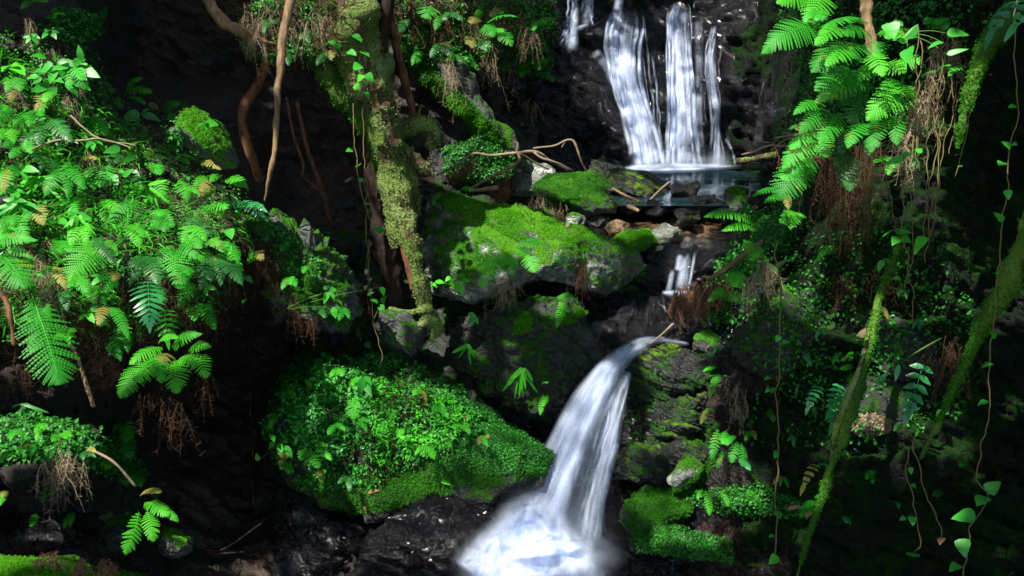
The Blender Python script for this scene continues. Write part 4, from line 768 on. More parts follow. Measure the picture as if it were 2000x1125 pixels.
# ------------------------------------------------------------------ ferns: every plant a thing, every frond a part
SEED = [1000]
def nseed(): SEED[0] += 1; return SEED[0]
def fern(label, base, fronds, mat='fern', style='wide', d=None, group=None, lift=.12, npin=None, teeth=8, name="fern", cat="fern", arch=.14, near=0.0):
    """base = (px, py); fronds = (from x, from y, tip x, tip y, width px [, tip nearer by m])"""
    bd = (d or depth(*base)) - .04 - near * 1.7; o = P(*base, bd); e = empty(name, o, label, cat, group)
    for fr in fronds:
        x0, y0, x1, y1, w = fr[:5]; dn = fr[5] if len(fr) > 5 else lift
        b = P(x0, y0, bd - .01); t = P(x1, y1, bd - dn); L = math.hypot(x1 - x0, y1 - y0)
        m = MB(); n = npin or int(np.clip(L / 4.2, 11, 30)); sd = nseed()
        frond(m, b, t, w * bd / FPX, None, style, n, teeth if w > 30 else 5, arch, .05, np.clip(.5 + random.gauss(0, .22), .05, .95), sd)
        m.build("frond", M["fern_old" if sd % 13 == 0 and w < 50 else mat], e, o)
    return e
A = "fern"
fern("single large fern frond hanging low at the left edge", (75, 580), [(62, 575, 118, 752, 112, .2), (95, 590, 60, 690, 40, .15)], 'fern', 'long', near=.15, npin=34, arch=.05)
fern("fern with two broad fronds cut off by the left edge", (-5, 480), [(-25, 482, 75, 470, 40, .15), (0, 498, 50, 562, 95, .2), (10, 490, 66, 505, 26)], 'fern', near=.15)
fern("bright triangular fern frond right of the cut off left edge fern", (197, 472), [(200, 470, 135, 552, 78, .2), (200, 480, 175, 500, 24), (200, 472, 230, 490, 26)], 'fern_y', near=.15)
fern("fern with stacked pointed fronds in the middle of the left bank", (262, 390), [(272, 390, 204, 442, 40), (258, 398, 244, 462, 62), (276, 420, 282, 470, 44), (252, 478, 258, 550, 84, .2), (240, 440, 206, 470, 30)], 'fern', near=.15)
fern("fern hanging in two long fronds at the middle right of the left bank", (352, 470), [(345, 488, 348, 562, 68, .2), (352, 476, 386, 505, 44), (335, 478, 302, 532, 52), (365, 470, 395, 485, 30), (362, 520, 368, 545, 36)], 'fern', near=.15)
fern("pair of neat small fronds below the mossy slab on the left bank", (345, 360), [(312, 345, 318, 392, 36), (352, 352, 366, 392, 38), (340, 382, 322, 404, 30), (362, 390, 354, 426, 40), (355, 372, 390, 380, 24)], 'fern_y', near=.12)
fern("dark fern frond above the stacked fern on the left bank", (150, 316), [(152, 316, 112, 352, 48), (188, 322, 170, 348, 34), (214, 322, 195, 366, 40), (160, 315, 190, 312, 22)], 'fern', near=.1)
fern("deep green holly fern with curved leaflets on the left bank", (287, 552), [(289, 548, 292, 630, 72, .15)], 'holly', 'simple', npin=10, near=.15)
fern("small yellow green fern with few narrow leaflets under the holly fern", (325, 604), [(322, 606, 327, 662, 52, .12)], 'fern_y', 'simple', npin=7, near=.15)
fern("soft fern drooping left of the yellow green one", (235, 632), [(240, 630, 228, 700, 50, .1), (215, 660, 236, 705, 36), (245, 640, 250, 690, 24)], 'fern', near=.1)
fern("large fern clump with many fronds jutting out over the dark hollow", (330, 675), [(335, 678, 396, 652, 34), (318, 678, 252, 712, 44), (298, 706, 234, 778, 66, .2), (343, 702, 346, 770, 62, .22), (382, 690, 404, 738, 46), (318, 702, 262, 748, 56, .2), (368, 684, 414, 678, 30), (330, 690, 312, 712, 40), (300, 690, 316, 750, 44, .2), (350, 700, 382, 712, 40), (310, 668, 350, 660, 26)], 'fern_y', d=4.62, near=0)
fern("fern with four little fronds above the lower left ledge", (235, 850), [(252, 822, 246, 862, 38), (182, 820, 172, 852, 22), (238, 846, 254, 896, 46), (225, 850, 212, 890, 34), (165, 855, 122, 862, 22), (235, 850, 262, 855, 22)], 'fern', near=.12)
fern("fern hanging in long fingers at the bottom of the left ledge", (282, 985), [(272, 1000, 244, 1084, 40, .15), (288, 998, 300, 1058, 36, .12), (282, 982, 330, 1008, 36), (274, 968, 316, 962, 24), (300, 990, 350, 1020, 22)], 'fern_y', 'long', d=4.4, npin=14)
fern("tiny lone frond on the dark rock at the lower left", (66, 1004), [(70, 1003, 60, 1036, 18)], 'fern_y', near=.05)
fern("dark fern drooping beside the grassy tuft on the left bank", (165, 375), [(168, 372, 150, 400, 22), (150, 365, 130, 385, 22), (175, 380, 182, 420, 26)], 'fern_d', near=.05)
fern("bluish holly fern at the right rim of the left bank", (478, 410), [(470, 395, 515, 428, 36), (465, 408, 430, 440, 34), (480, 420, 456, 440, 40), (470, 392, 440, 412, 30), (484, 400, 516, 410, 24), (505, 455, 488, 492, 40), (520, 465, 498, 470, 26)], 'holly', 'simple', npin=10, near=.15)
fern("fern fringe along the sunny rim below the mossy slab", (425, 350), [(395, 315, 432, 332, 26), (405, 345, 380, 362, 24), (440, 350, 468, 365, 28), (420, 368, 396, 384, 24), (450, 345, 485, 368, 26), (428, 340, 410, 356, 20)], 'fern_y', near=.1)
fern("fern sprouting above the broad leaved plants at the upper left", (235, 185), [(240, 182, 300, 182, 34), (232, 190, 222, 222, 34), (245, 175, 280, 152, 22), (225, 180, 200, 165, 24), (250, 190, 285, 205, 26)], 'fern_y', near=.1)
fern("fern beside the left end of the mossy slab", (325, 212), [(318, 215, 352, 202, 26), (322, 222, 350, 238, 26), (310, 210, 290, 205, 20)], 'fern', near=.1)
fern("yellowish fern near the upper left corner of the bank", (105, 38), [(60, 5, 95, 4, 18), (100, 35, 128, 30, 16), (60, 2, 40, 18, 16)], 'fern', near=.1)
fern("sunlit fern half way down the left edge", (40, 290), [(45, 285, 20, 310, 30), (52, 275, 62, 300, 30), (35, 275, 5, 288, 24)], 'fern', near=.1)
for k, (x, y) in enumerate([(120, 470), (165, 440), (105, 520), (185, 560), (210, 600), (150, 540), (390, 520), (405, 470), (330, 430), (300, 320), (60, 220), (140, 130), (30, 150), (180, 230), (300, 370), (410, 400), (230, 300), (95, 180), (280, 500), (20, 250), (375, 440), (440, 470), (70, 400), (10, 440), (90, 300), (250, 440), (310, 410), (225, 530), (300, 560), (380, 555), (130, 390), (60, 500), (160, 490), (330, 300), (20, 210), (75, 260), (420, 500), (200, 390), (120, 250), (260, 350), (350, 520), (15, 330), (180, 340), (280, 280), (130, 570), (30, 420), (400, 350)]):
    rr = random.Random(k); fern("small fern tucked into the thicket of the left bank", (x, y), [(x, y, x + rr.uniform(-38, 38), y + rr.uniform(6, 52), rr.uniform(24, 42)) for _ in range(rr.choice((2, 3, 3)))], rr.choice(('fern', 'fern', 'fern_d', 'fern_y')), group="small ferns in the left bank thicket", near=.09)
# middle
fern("fern with pale pointed fronds on top of the leafy mound", (752, 695), [(748, 698, 785, 690, 22), (742, 712, 738, 762, 24, .1), (766, 700, 768, 752, 24, .1), (780, 716, 800, 742, 22), (755, 705, 742, 730, 22), (740, 720, 728, 745, 18)], 'fern', 'long', near=.1)
fern("single upright frond on the sunny leaf carpet", (690, 778), [(692, 776, 690, 818, 32, .1)], 'fern_y', 'long', near=.08)
fern("light green fern at the lower left of the leafy mound", (612, 878), [(618, 870, 648, 900, 22), (605, 880, 622, 916, 30), (600, 876, 586, 900, 26), (615, 868, 640, 872, 16), (560, 880, 545, 910, 20)], 'fern_y', near=.08)
fern("dull compound frond low on the leaf carpet", (655, 830), [(650, 828, 676, 842, 20), (655, 830, 640, 850, 18)], 'fern', near=.05)
fern("large fern drooping from the side of the mossy slab", (1010, 505), [(1012, 505, 926, 522, 28, .15), (1028, 498, 1046, 532, 40, .12), (968, 512, 938, 564, 40, .15), (985, 515, 960, 545, 30), (1000, 500, 1000, 540, 26)], 'fern_y', near=.12)
fern("fern lying flat on the bright moss of the slab", (1035, 480), [(1080, 482, 1002, 478, 30), (1040, 485, 1005, 498, 26), (1085, 500, 1110, 510, 24), (1055, 478, 1030, 470, 20)], 'fern', near=.1)
fern("little fern on the left shoulder of the mossy slab", (872, 378), [(860, 374, 846, 402, 16), (866, 378, 850, 390, 12), (900, 368, 925, 372, 16), (880, 372, 895, 380, 14)], 'fern_y', near=.08)
fern("small toothed fern on the bright moss cap", (1095, 582), [(1090, 578, 1122, 584, 24), (1100, 598, 1086, 640, 22), (1092, 590, 1112, 610, 22), (1125, 582, 1128, 590, 12)], 'fern_y', near=.08)
fern("narrow fern dangling over the dark gap left of the main fall", (1065, 765), [(1058, 752, 1070, 748, 14), (1062, 770, 1055, 812, 14), (1070, 772, 1060, 795, 12)], 'fern_y', 'long', near=.08)
# upper middle
fern("fern group on the shaded slope above the ridge", (955, 45), [(950, 45, 1012, 33, 31), (938, 40, 930, 20, 25), (945, 48, 965, 72, 36), (935, 35, 918, 45, 28), (975, 62, 1000, 90, 34), (960, 60, 985, 62, 25)], 'fern', near=.16)
fern("fern left of the upper waterfall with a pointed tip frond", (1025, 115), [(1020, 92, 1062, 100, 31), (1035, 112, 1058, 135, 42), (1048, 140, 1084, 160, 34), (1022, 110, 1005, 95, 28), (1030, 125, 1018, 150, 34), (1040, 120, 1070, 120, 25)], 'fern', near=.16)
fern("small heart shaped frond tip at the top of the slope", (838, 18), [(842, 12, 832, 36, 48)], 'fern', near=.16, npin=12)
fern("tiny ferns in the shade right of the trunk", (850, 50), [(800, 45, 825, 48, 17), (860, 30, 850, 60, 20), (825, 58, 822, 75, 22), (910, 70, 925, 95, 22)], 'fern', near=.06)
for k, (x, y) in enumerate([(790, 40), (820, 100), (875, 25), (905, 110), (980, 20), (1000, 120), (1050, 40), (1060, 90), (860, 85), (935, 85), (600, 60), (520, 40), (640, 100), (560, 100)]):
    rr = random.Random(k + 300); fern("small fern hanging on the earth slope along the top edge", (x, y), [(x, y, x + rr.uniform(-32, 32), y + rr.uniform(0, 30), rr.uniform(16, 26)) for _ in range(3)], rr.choice(('fern', 'fern_d')), group="small ferns along the top edge", near=.08)
for k, (x, y) in enumerate([(1470, 620), (1560, 600), (1610, 640), (1500, 700), (1570, 690), (1640, 690), (1720, 600), (1760, 560), (1800, 620), (1850, 560), (1750, 690), (1700, 760), (1760, 830), (1840, 800), (1500, 800), (1550, 850), (1450, 900), (1530, 930), (1880, 900), (1700, 920), (1750, 980), (1650, 1010), (1840, 960), (1470, 840)]):
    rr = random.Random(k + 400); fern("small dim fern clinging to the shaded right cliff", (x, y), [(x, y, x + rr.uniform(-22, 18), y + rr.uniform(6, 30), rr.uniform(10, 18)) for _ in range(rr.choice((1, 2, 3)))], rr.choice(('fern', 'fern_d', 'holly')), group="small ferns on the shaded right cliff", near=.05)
for k, (x, y) in enumerate([(30, 840), (80, 830), (120, 850), (20, 880), (170, 880), (210, 900), (260, 925), (290, 950), (230, 830), (60, 870), (320, 985), (250, 1000), (90, 960), (140, 1000), (10, 960)]):
    rr = random.Random(k + 500); fern("small fern on the lower left ledge", (x, y), [(x, y, x + rr.uniform(-28, 28), y + rr.uniform(2, 34), rr.uniform(14, 26)) for _ in range(rr.choice((2, 3)))], rr.choice(('fern', 'fern_y', 'fern_d')), group="small ferns on the lower left ledge", near=.06)
for k, (x, y) in enumerate([(560, 760), (600, 740), (660, 720), (690, 740), (820, 760), (860, 790), (580, 830), (700, 820), (780, 840), (830, 870), (630, 920), (680, 930), (560, 900), (900, 830), (540, 810), (940, 850)]):
    rr = random.Random(k + 600); fern("small fern poking out of the leaf carpet on the mound", (x, y), [(x, y, x + rr.uniform(-22, 22), y + rr.uniform(2, 30), rr.uniform(12, 22)) for _ in range(rr.choice((2, 3)))], rr.choice(('fern', 'fern_y', 'fern_d')), group="small ferns on the leafy mound", near=.06)
# right clump
fern("great fern frond sweeping left over the waterfall side", (1610, 85), [(1602, 62, 1486, 106, 84, .25)], 'fern', 'wide', d=5.25, arch=.2, npin=30, lift=.2)
fern("fern with overlapping broad fronds at the top right", (1700, 110), [(1690, 92, 1584, 142, 97, .25), (1694, 46, 1600, 68, 70, .2), (1700, 72, 1640, 70, 54, .2), (1705, 80, 1712, 112, 54)], 'fern', 'wide', d=5.1, arch=.16)
fern("fern entering from the top edge above the great frond", (1580, 0), [(1590, 8, 1516, 6, 68, .2), (1612, -8, 1574, 48, 68, .2), (1610, 20, 1592, 58, 40, .15), (1620, -20, 1560, -10, 54)], 'fern_y', 'wide', d=5.35)
fern("fern with layered fronds under the broad top right one", (1690, 145), [(1680, 142, 1590, 178, 70, .2), (1700, 150, 1590, 200, 59, .2), (1660, 178, 1592, 202, 35), (1715, 135, 1672, 160, 49)], 'fern', 'wide', d=5.2)
fern("fern spreading to the right below the shiny round leaves", (1760, 170), [(1784, 168, 1692, 236, 78, .2), (1745, 130, 1800, 120, 46), (1720, 128, 1770, 140, 46), (1760, 160, 1720, 175, 38)], 'fern_y', 'wide', d=5.15)
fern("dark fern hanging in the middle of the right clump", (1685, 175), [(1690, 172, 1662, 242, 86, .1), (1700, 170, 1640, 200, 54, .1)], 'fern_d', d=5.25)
fern("cluster of deep green fronds above the pool outlet", (1590, 280), [(1600, 258, 1542, 292, 54), (1598, 270, 1528, 330, 62), (1570, 320, 1520, 392, 81, .15), (1590, 265, 1618, 308, 54), (1585, 300, 1548, 345, 59), (1560, 330, 1528, 352, 54), (1575, 310, 1560, 370, 54)], 'fern', d=5.45)
fern("deep green pointed fern in front of the reddish roots", (1665, 290), [(1655, 300, 1660, 374, 59, .15), (1680, 258, 1718, 288, 49), (1670, 258, 1640, 300, 54), (1690, 270, 1700, 310, 35), (1650, 285, 1630, 325, 40)], 'fern_d', d=5.35)
fern("bright feathery fern reaching over the shallow stream", (1475, 440), [(1476, 436, 1373, 424, 49, .2), (1480, 446, 1408, 452, 30, .15), (1470, 440, 1450, 420, 22)], 'fern_y', 'wide', d=6.6, npin=24)
fern("pale fern at the edge of the dark pool bank", (1530, 375), [(1530, 372, 1466, 386, 22), (1532, 385, 1490, 398, 22), (1520, 370, 1512, 350, 20), (1535, 380, 1540, 410, 20)], 'fern', d=6.0)
fern("small yellow fern alone on the dark right cliff", (1622, 482), [(1628, 480, 1597, 505, 18)], 'fern_y', 'simple', npin=9, near=.06)
fern("fern with a few fronds along the twig right of the clump", (1850, 140), [(1885, 130, 1852, 150, 26), (1800, 150, 1840, 140, 22), (1830, 140, 1858, 128, 20)], 'fern', d=4.95)
fern("holly fern with broad glossy leaflets hanging on the right cliff", (1800, 715), [(1803, 712, 1776, 800, 56, .1)], 'holly', 'holly', npin=6, d=5.0, arch=.05)
fern("twin holly fern fronds left of the slender mossy trunk", (1640, 755), [(1600, 755, 1580, 792, 34), (1640, 752, 1622, 800, 36), (1640, 770, 1626, 826, 30)], 'holly', 'holly', npin=6, d=5.2, arch=.08)
fern("feathery fern growing from the slender mossy trunk", (1660, 710), [(1668, 718, 1640, 722, 16), (1666, 700, 1644, 706, 18), (1655, 696, 1668, 692, 12), (1668, 730, 1660, 756, 24)], 'fern_y', 'long', d=5.0)
fern("small holly fern frond under the vine stem near the bottom right", (1590, 915), [(1594, 908, 1572, 944, 26), (1596, 912, 1612, 908, 18)], 'holly', 'holly', npin=5, d=5.2)
fern("glossy holly leaves at the top right corner", (1998, 5), [(2010, 0, 1940, 56, 60), (2020, -20, 1985, 45, 40)], 'holly', 'holly', npin=6, d=4.3)
fern("ladder like fern in the shade beside the rock ledges", (1408, 845), [(1402, 838, 1390, 898, 24), (1418, 842, 1412, 868, 22), (1412, 880, 1400, 920, 14)], 'fern', 'long', d=6.1, npin=12)
fern("fern fan next to the ladder like one in the shade", (1440, 865), [(1440, 862, 1428, 905, 22), (1448, 866, 1450, 912, 22), (1436, 850, 1418, 870, 18)], 'fern', 'long', d=6.05, npin=11)
fern("narrow bright fern clinging to the layered ledge", (1395, 725), [(1404, 718, 1372, 726, 12), (1400, 728, 1385, 778, 18), (1405, 730, 1402, 752, 14)], 'fern_y', 'long', d=6.35)
fern("second narrow fern below the layered ledge", (1385, 800), [(1385, 796, 1368, 830, 14), (1390, 798, 1378, 808, 12)], 'fern_y', 'long', d=6.3)
fern("bright tongue shaped frond hanging from the flat shelf rock", (1380, 962), [(1378, 958, 1386, 1008, 18, .08), (1408, 960, 1424, 990, 14), (1372, 955, 1362, 975, 12)], 'fern_y', 'long', d=5.95)
fern("yellow green frond at the right end of the flat shelf rock", (1485, 965), [(1468, 962, 1490, 1000, 16, .06), (1490, 965, 1510, 955, 14), (1475, 962, 1455, 968, 12)], 'fern_y', 'long', d=5.8)
fern("fern at the foot of the slender mossy trunk", (1590, 985), [(1596, 980, 1562, 995, 16), (1588, 985, 1562, 1010, 20), (1592, 975, 1605, 970, 14)], 'fern', 'long', d=4.95)
fern("small fern on the brink rock of the main fall", (1398, 655), [(1390, 650, 1408, 668, 12), (1398, 660, 1396, 690, 12)], 'fern_y', 'long', d=6.5)
fern("fern with three bright fronds in the gap above the dark hanging one", (1660, 110), [(1665, 105, 1612, 130, 56, .25), (1700, 105, 1725, 150, 50, .2), (1650, 60, 1590, 90, 50, .25), (1720, 60, 1770, 85, 46, .2)], 'fern_y', 'wide', d=5.0)
fern("fern spilling forward at the left shoulder of the right clump", (1600, 215), [(1620, 215, 1560, 262, 52, .2), (1640, 225, 1600, 285, 56, .2), (1610, 205, 1548, 225, 40, .2)], 'fern', 'wide', d=5.2)
fern("fern hanging low over the reddish root curtain", (1700, 235), [(1720, 230, 1700, 300, 54, .2), (1745, 225, 1752, 285, 46, .2), (1690, 240, 1655, 290, 46, .2)], 'fern', 'wide', d=5.15)
for k, (x, y) in enumerate([(1480, 480), (1500, 515), (1440, 530), (1420, 570), (1560, 250), (1740, 310), (1800, 300), (1830, 240), (1560, 420), (1700, 130), (1760, 60), (1830, 40), (1600, 20)]):
    rr = random.Random(k + 90); dd = 5.2 if y < 330 else 6.2
    fern("small fern filling gaps in the right bank greenery", (x, y), [(x, y, x + rr.uniform(-40, 25), y + rr.uniform(0, 35), rr.uniform(24, 42)) for _ in range(4)], rr.choice(('fern', 'fern_d', 'fern_y')), group="small ferns in the right bank greenery", d=dd)

# ------------------------------------------------------------------ broad leaved plants
def bush(label, base, leaves, mat='leaf', d=None, group=None, shape='ovate', near=.1, droop=.25, name="leafy_plant", cat="plant", ratio=.48, stems=True, up=.5):
    """leaves = (from x, from y, tip x, tip y); every leaf a part on a thin stem"""
    bd = (d or depth(*base)) - near; o = P(*base, bd); e = empty(name, o, label, cat, group); sm = MB()
    for lf in leaves:
        x0, y0, x1, y1 = lf[:4]; rr = np.random.default_rng(nseed()); w = lf[4] if len(lf) > 4 else None
        b = P(x0, y0, bd - .1 - rr.uniform(0, .06)); t = P(x1, y1, bd - .13 - rr.uniform(0, .08)); L = np.linalg.norm(t - b); m = MB()
        N = norm(norm(CAM - b) * .7 + ZUP * up + rr.normal(size=3) * .28)
        blade(m, b, t - b, N, L * 1.03, (w * bd / FPX if w else L * ratio), droop, shape, 9, .15, np.clip(rr.uniform(.2, 1), 0, 1), .02)
        m.build("leaf", M[mat], e, o)
        if stems: tube(sm, np.array([o, o * .45 + b * .55 + ZUP * .012, b]), [.0028, .0012], 4, 8)
    if stems: sm.build("stem", M['stem'], e, o)
    return e
def whorl(cx, cy, n, r, seed, sq=.6, a0=0):
    rr = random.Random(seed); out = []
    for i in range(n):
        a = a0 + 2 * math.pi * i / n + rr.uniform(-.3, .3); l = r * rr.uniform(.75, 1.15)
        out.append((cx + math.cos(a) * l * .12, cy + math.sin(a) * l * .1, cx + math.cos(a) * l, cy + math.sin(a) * l * sq + l * .15))
    return out
bush("shrub of big bright pointed leaves at the upper left", (112, 150), whorl(108, 125, 7, 46, 1) + whorl(140, 128, 6, 42, 2) + whorl(85, 150, 5, 36, 3) + [(160, 118, 152, 90), (150, 118, 165, 122), (112, 135, 60, 132), (90, 112, 66, 104), (130, 160, 150, 180), (95, 165, 62, 178), (110, 170, 84, 198), (140, 160, 172, 165)], 'leaf')
bush("three leaved plant with pale leaves below the fern of the upper left", (275, 235), [(272, 222, 238, 238), (272, 228, 266, 248), (275, 222, 312, 230), (278, 218, 290, 212), (270, 218, 244, 226)], 'leaf')
bush("plant with two pale drooping leaves on the upper left bank", (95, 242), [(92, 238, 62, 246), (95, 240, 86, 254), (105, 235, 118, 246), (90, 232, 60, 236), (110, 250, 122, 256)], 'leaf')
bush("leafy sprig standing in front of the black cave edge", (205, 172), [(200, 168, 172, 172), (204, 172, 182, 182), (205, 172, 196, 186), (200, 190, 178, 200), (205, 195, 198, 210), (212, 165, 190, 158)], 'leaf')
bush("plant with rounded drooping leaves in the middle of the left bank", (220, 335), [(216, 338, 204, 356), (222, 340, 226, 362), (232, 332, 244, 338), (262, 305, 245, 312), (258, 332, 272, 342), (235, 288, 206, 296), (240, 345, 256, 330)], 'leaf')
bush("lone yellow green leaf pair above the dark gap of the left bank", (248, 268), [(244, 265, 236, 258), (248, 268, 258, 272), (234, 286, 206, 292)], 'fern_y')
bush("palm like tuft of yellow green lance leaves in the left bank", (288, 372), [(286, 366, 258, 372, 8), (286, 366, 262, 380, 8), (288, 368, 300, 395, 9), (290, 366, 328, 388, 8), (292, 364, 312, 418, 8), (286, 364, 252, 362, 7), (290, 362, 318, 350, 7), (288, 368, 282, 396, 8)], 'fern_y', shape='strap')
for k, (x, y, n, r) in enumerate([(20, 130, 5, 22), (60, 70, 6, 18), (100, 60, 5, 20), (40, 330, 5, 30), (180, 275, 5, 22), (400, 240, 4, 20), (150, 420, 5, 22), (110, 430, 4, 20), (410, 530, 5, 26), (440, 500, 5, 22), (60, 620, 4, 20), (170, 610, 5, 22), (130, 650, 5, 24), (215, 580, 5, 20), (30, 370, 4, 24), (245, 250, 5, 20), (165, 205, 4, 18), (355, 305, 5, 20), (330, 290, 4, 18), (390, 600, 4, 22), (400, 560, 4, 20), (190, 500, 5, 26), (200, 540, 5, 26)]):
    bush("small leafy sprig among the left bank ferns", (x, y), whorl(x, y, n, r, k + 40), random.Random(k).choice(('leaf', 'leaf', 'cover', 'fern_y')), group="leafy sprigs among the left bank ferns", near=.06)
bush("dangling ivy like stalk with round leaves at the rim of the dark hollow", (455, 470), [(420, 450, 408, 478, 24), (445, 448, 452, 462, 22), (438, 478, 450, 492, 22), (460, 492, 466, 512, 20), (462, 515, 470, 528, 18), (478, 540, 492, 548, 16), (480, 585, 472, 590, 10), (415, 530, 402, 528, 16), (412, 540, 412, 560, 16), (408, 525, 432, 528, 16)], 'leaf', shape='heart')
bush("heart leaved sprig above the leaf carpet left side", (632, 705), [(634, 688, 630, 700, 14), (640, 694, 646, 708, 14), (622, 700, 626, 720, 18), (640, 705, 645, 722, 18), (614, 715, 610, 732, 16), (622, 730, 626, 744, 16), (620, 760, 624, 772, 14)], 'fern_y', shape='heart')
bush("pale drooping leaves on a stalk beside the mound fern", (706, 740), [(704, 732, 692, 745, 12), (708, 738, 704, 772, 18), (712, 740, 720, 770, 18), (712, 735, 724, 745, 12), (702, 728, 690, 725, 10)], 'leaf')
bush("toothed leaves hanging on a thread above the mound", (740, 600), [(742, 595, 750, 612, 14), (745, 590, 752, 580, 12), (718, 575, 728, 570, 10), (738, 590, 726, 584, 10), (715, 668, 722, 680, 14), (744, 660, 750, 672, 12)], 'leaf', shape='heart')
bush("small two leaved sprig on the dark rock face", (918, 620), [(915, 612, 928, 618, 12), (918, 620, 924, 634, 12), (925, 620, 934, 630, 12)], 'leaf')
bush("sprig of toothed leaves hanging before the slab shadow", (890, 560), [(840, 553, 852, 556, 10), (850, 550, 866, 550, 10), (885, 545, 875, 555, 12), (892, 550, 892, 572, 12), (898, 552, 904, 578, 12), (900, 545, 915, 548, 12), (880, 540, 870, 548, 10), (895, 540, 905, 536, 10)], 'fern_y')
bush("fringe of toothed leaves below the mossy rib", (555, 605), [(640, 570, 634, 590, 12), (645, 570, 655, 582, 10), (650, 600, 655, 620, 14), (655, 570, 648, 560, 10), (745, 560, 750, 575, 12)], 'fern_y')
bush("small bright leaves low at the left end of the leafy mound", (540, 880), [(524, 842, 520, 830, 10), (528, 848, 536, 858, 12), (545, 865, 548, 892, 16), (532, 862, 528, 878, 12), (556, 870, 570, 890, 14), (505, 900, 500, 885, 10), (560, 862, 556, 850, 12)], 'leaf')
bush("heart shaped ivy leaves climbing the lower trunk moss", (700, 90), [(690, 68, 708, 78, 20), (680, 100, 694, 104, 16), (705, 100, 722, 106, 20), (665, 92, 652, 88, 14), (690, 128, 706, 132, 16), (715, 145, 730, 158, 20), (712, 180, 722, 190, 14), (655, 85, 642, 80, 12), (718, 165, 708, 160, 12)], 'leaf', shape='heart', d=6.15, stems=False, near=.02)
bush("yellowing pair of leaves on the trunk", (702, 160), [(698, 155, 710, 148, 18), (694, 165, 702, 174, 16)], 'fern_y', shape='heart', d=6.15, stems=False, near=.02)
bush("glossy heart leaves among the top right ferns", (1770, 65), [(1738, 45, 1745, 70, 34), (1752, 48, 1762, 40, 22), (1775, 60, 1790, 72, 34), (1772, 95, 1772, 118, 30), (1850, 65, 1892, 62, 26), (1840, 82, 1815, 86, 14), (1850, 106, 1890, 92, 12)], 'leaf', shape='heart', d=4.95)
bush("large lobed ivy leaves glowing on the dark right cliff", (1765, 460), [(1755, 448, 1722, 452, 22), (1750, 455, 1782, 448, 26), (1755, 465, 1744, 474, 22), (1765, 465, 1782, 472, 22)], 'leaf', shape='heart', d=4.9)
bush("single yellow green leaf right of the lobed ivy leaves", (1800, 470), [(1805, 462, 1788, 486, 22)], 'fern_y', shape='heart', d=4.9)
bush("pair of shiny leaves sticking out above the ivy strands", (1755, 315), [(1762, 308, 1732, 318, 16), (1762, 305, 1780, 298, 14)], 'leaf', shape='heart', d=4.95)
bush("lance leaves on long stalks springing from the right cliff", (1840, 660), [(1756, 712, 1748, 742, 10), (1735, 728, 1716, 742, 8)], 'holly', d=5.0)
bush("single dark green leaf pair in the shadow of the roots", (1722, 515), [(1725, 508, 1714, 528, 14), (1728, 505, 1736, 510, 10)], 'leaf', d=5.3)
def tuft(label, base, n, r, mat, seed, d=None, w=7, hang=.5):
    rr = random.Random(seed); x, y = base; lv = []
    for i in range(n):
        a = rr.uniform(-math.pi, 0) if i % 2 else rr.uniform(-.4, math.pi + .4); l = r * rr.uniform(.6, 1.1)
        lv.append((x + rr.uniform(-5, 5), y + rr.uniform(-4, 4), x + math.cos(a) * l, y + math.sin(a) * l * .5 + l * hang, w * rr.uniform(.7, 1.3)))
    bush(label, base, lv, mat, d, shape='strap', droop=.4, name="grass_tuft", cat="grass", stems=False)
tuft("spray of long strap leaves on the left edge", (35, 395), 18, 62, 'leaf', 5, w=9, hang=.3)
tuft("second spray of long grassy leaves right of the left edge spray", (75, 350), 14, 56, 'fern_y', 6, w=8, hang=.3)
tuft("small hanging tuft of pointed strap leaves on the rounded rock", (912, 676), 11, 36, 'fern_y', 7, w=6, hang=.55)
tuft("long hanging tuft of strap leaves right of the rounded rock", (1020, 722), 13, 34, 'fern_y', 8, w=7, hang=1.0)
tuft("dim tuft of strap leaves over the lower left ledge", (45, 790), 9, 40, 'leaf', 9, w=6, hang=.4)
tuft("light green lance tuft in the middle of the left bank", (150, 425), 8, 36, 'fern_y', 10, w=8, hang=.6)
tuft("grey green fine grass at the pool side of the right bank", (1555, 262), 14, 50, 'straw', 11, d=6.4, w=3, hang=.35)

# ------------------------------------------------------------------ vines
def vine(label, pts, leaves, size=26, mat='leaf', sw=3, seed=0, name="vine", stem='vine', wob=.022, group=None):
    q = px3([(*p, 0) for p in pts]); o = q[0]; e = empty(name, o, label, "vine", group); m = MB(); d0 = pts[0][2]
    c, _ = tube(m, wobble(q, 10 * len(q), wob, seed), [sw * d0 / FPX / 2], 5, 14 * len(q)); m.build("stem", M[stem], e, o); sm = MB()
    for k, lf in enumerate(leaves):
        x, y = lf[:2]; sz = lf[2] if len(lf) > 2 else size; rr = np.random.default_rng(seed * 50 + k); dd = np.interp(y, [p[1] for p in pts], [p[2] for p in pts]) - .03
        p = P(x, y, dd); j = np.argmin(np.linalg.norm(c - p, axis=1)); s = sz * dd / FPX; dr = norm(p - c[j] + rr.normal(size=3) * s * .3 - ZUP * s * .3); b = p - dr * s * .4; m = MB()
        N = norm(norm(CAM - p) * .45 + ZUP * .8 + rr.normal(size=3) * .25); blade(m, b, dr, N, s, s * .85, .25, 'heart', 8, .12, rr.uniform(.3, 1), .02); m.build("leaf", M[mat if rr.uniform() > .15 else 'fern_y'], e, o)
        tube(sm, np.array([c[j], (c[j] + b) / 2 + ZUP * s * .1, b]), [.001, .0008], 4, 6)
    if leaves: sm.build("leaf_stalk", M['stem'], e, o)
V = vine
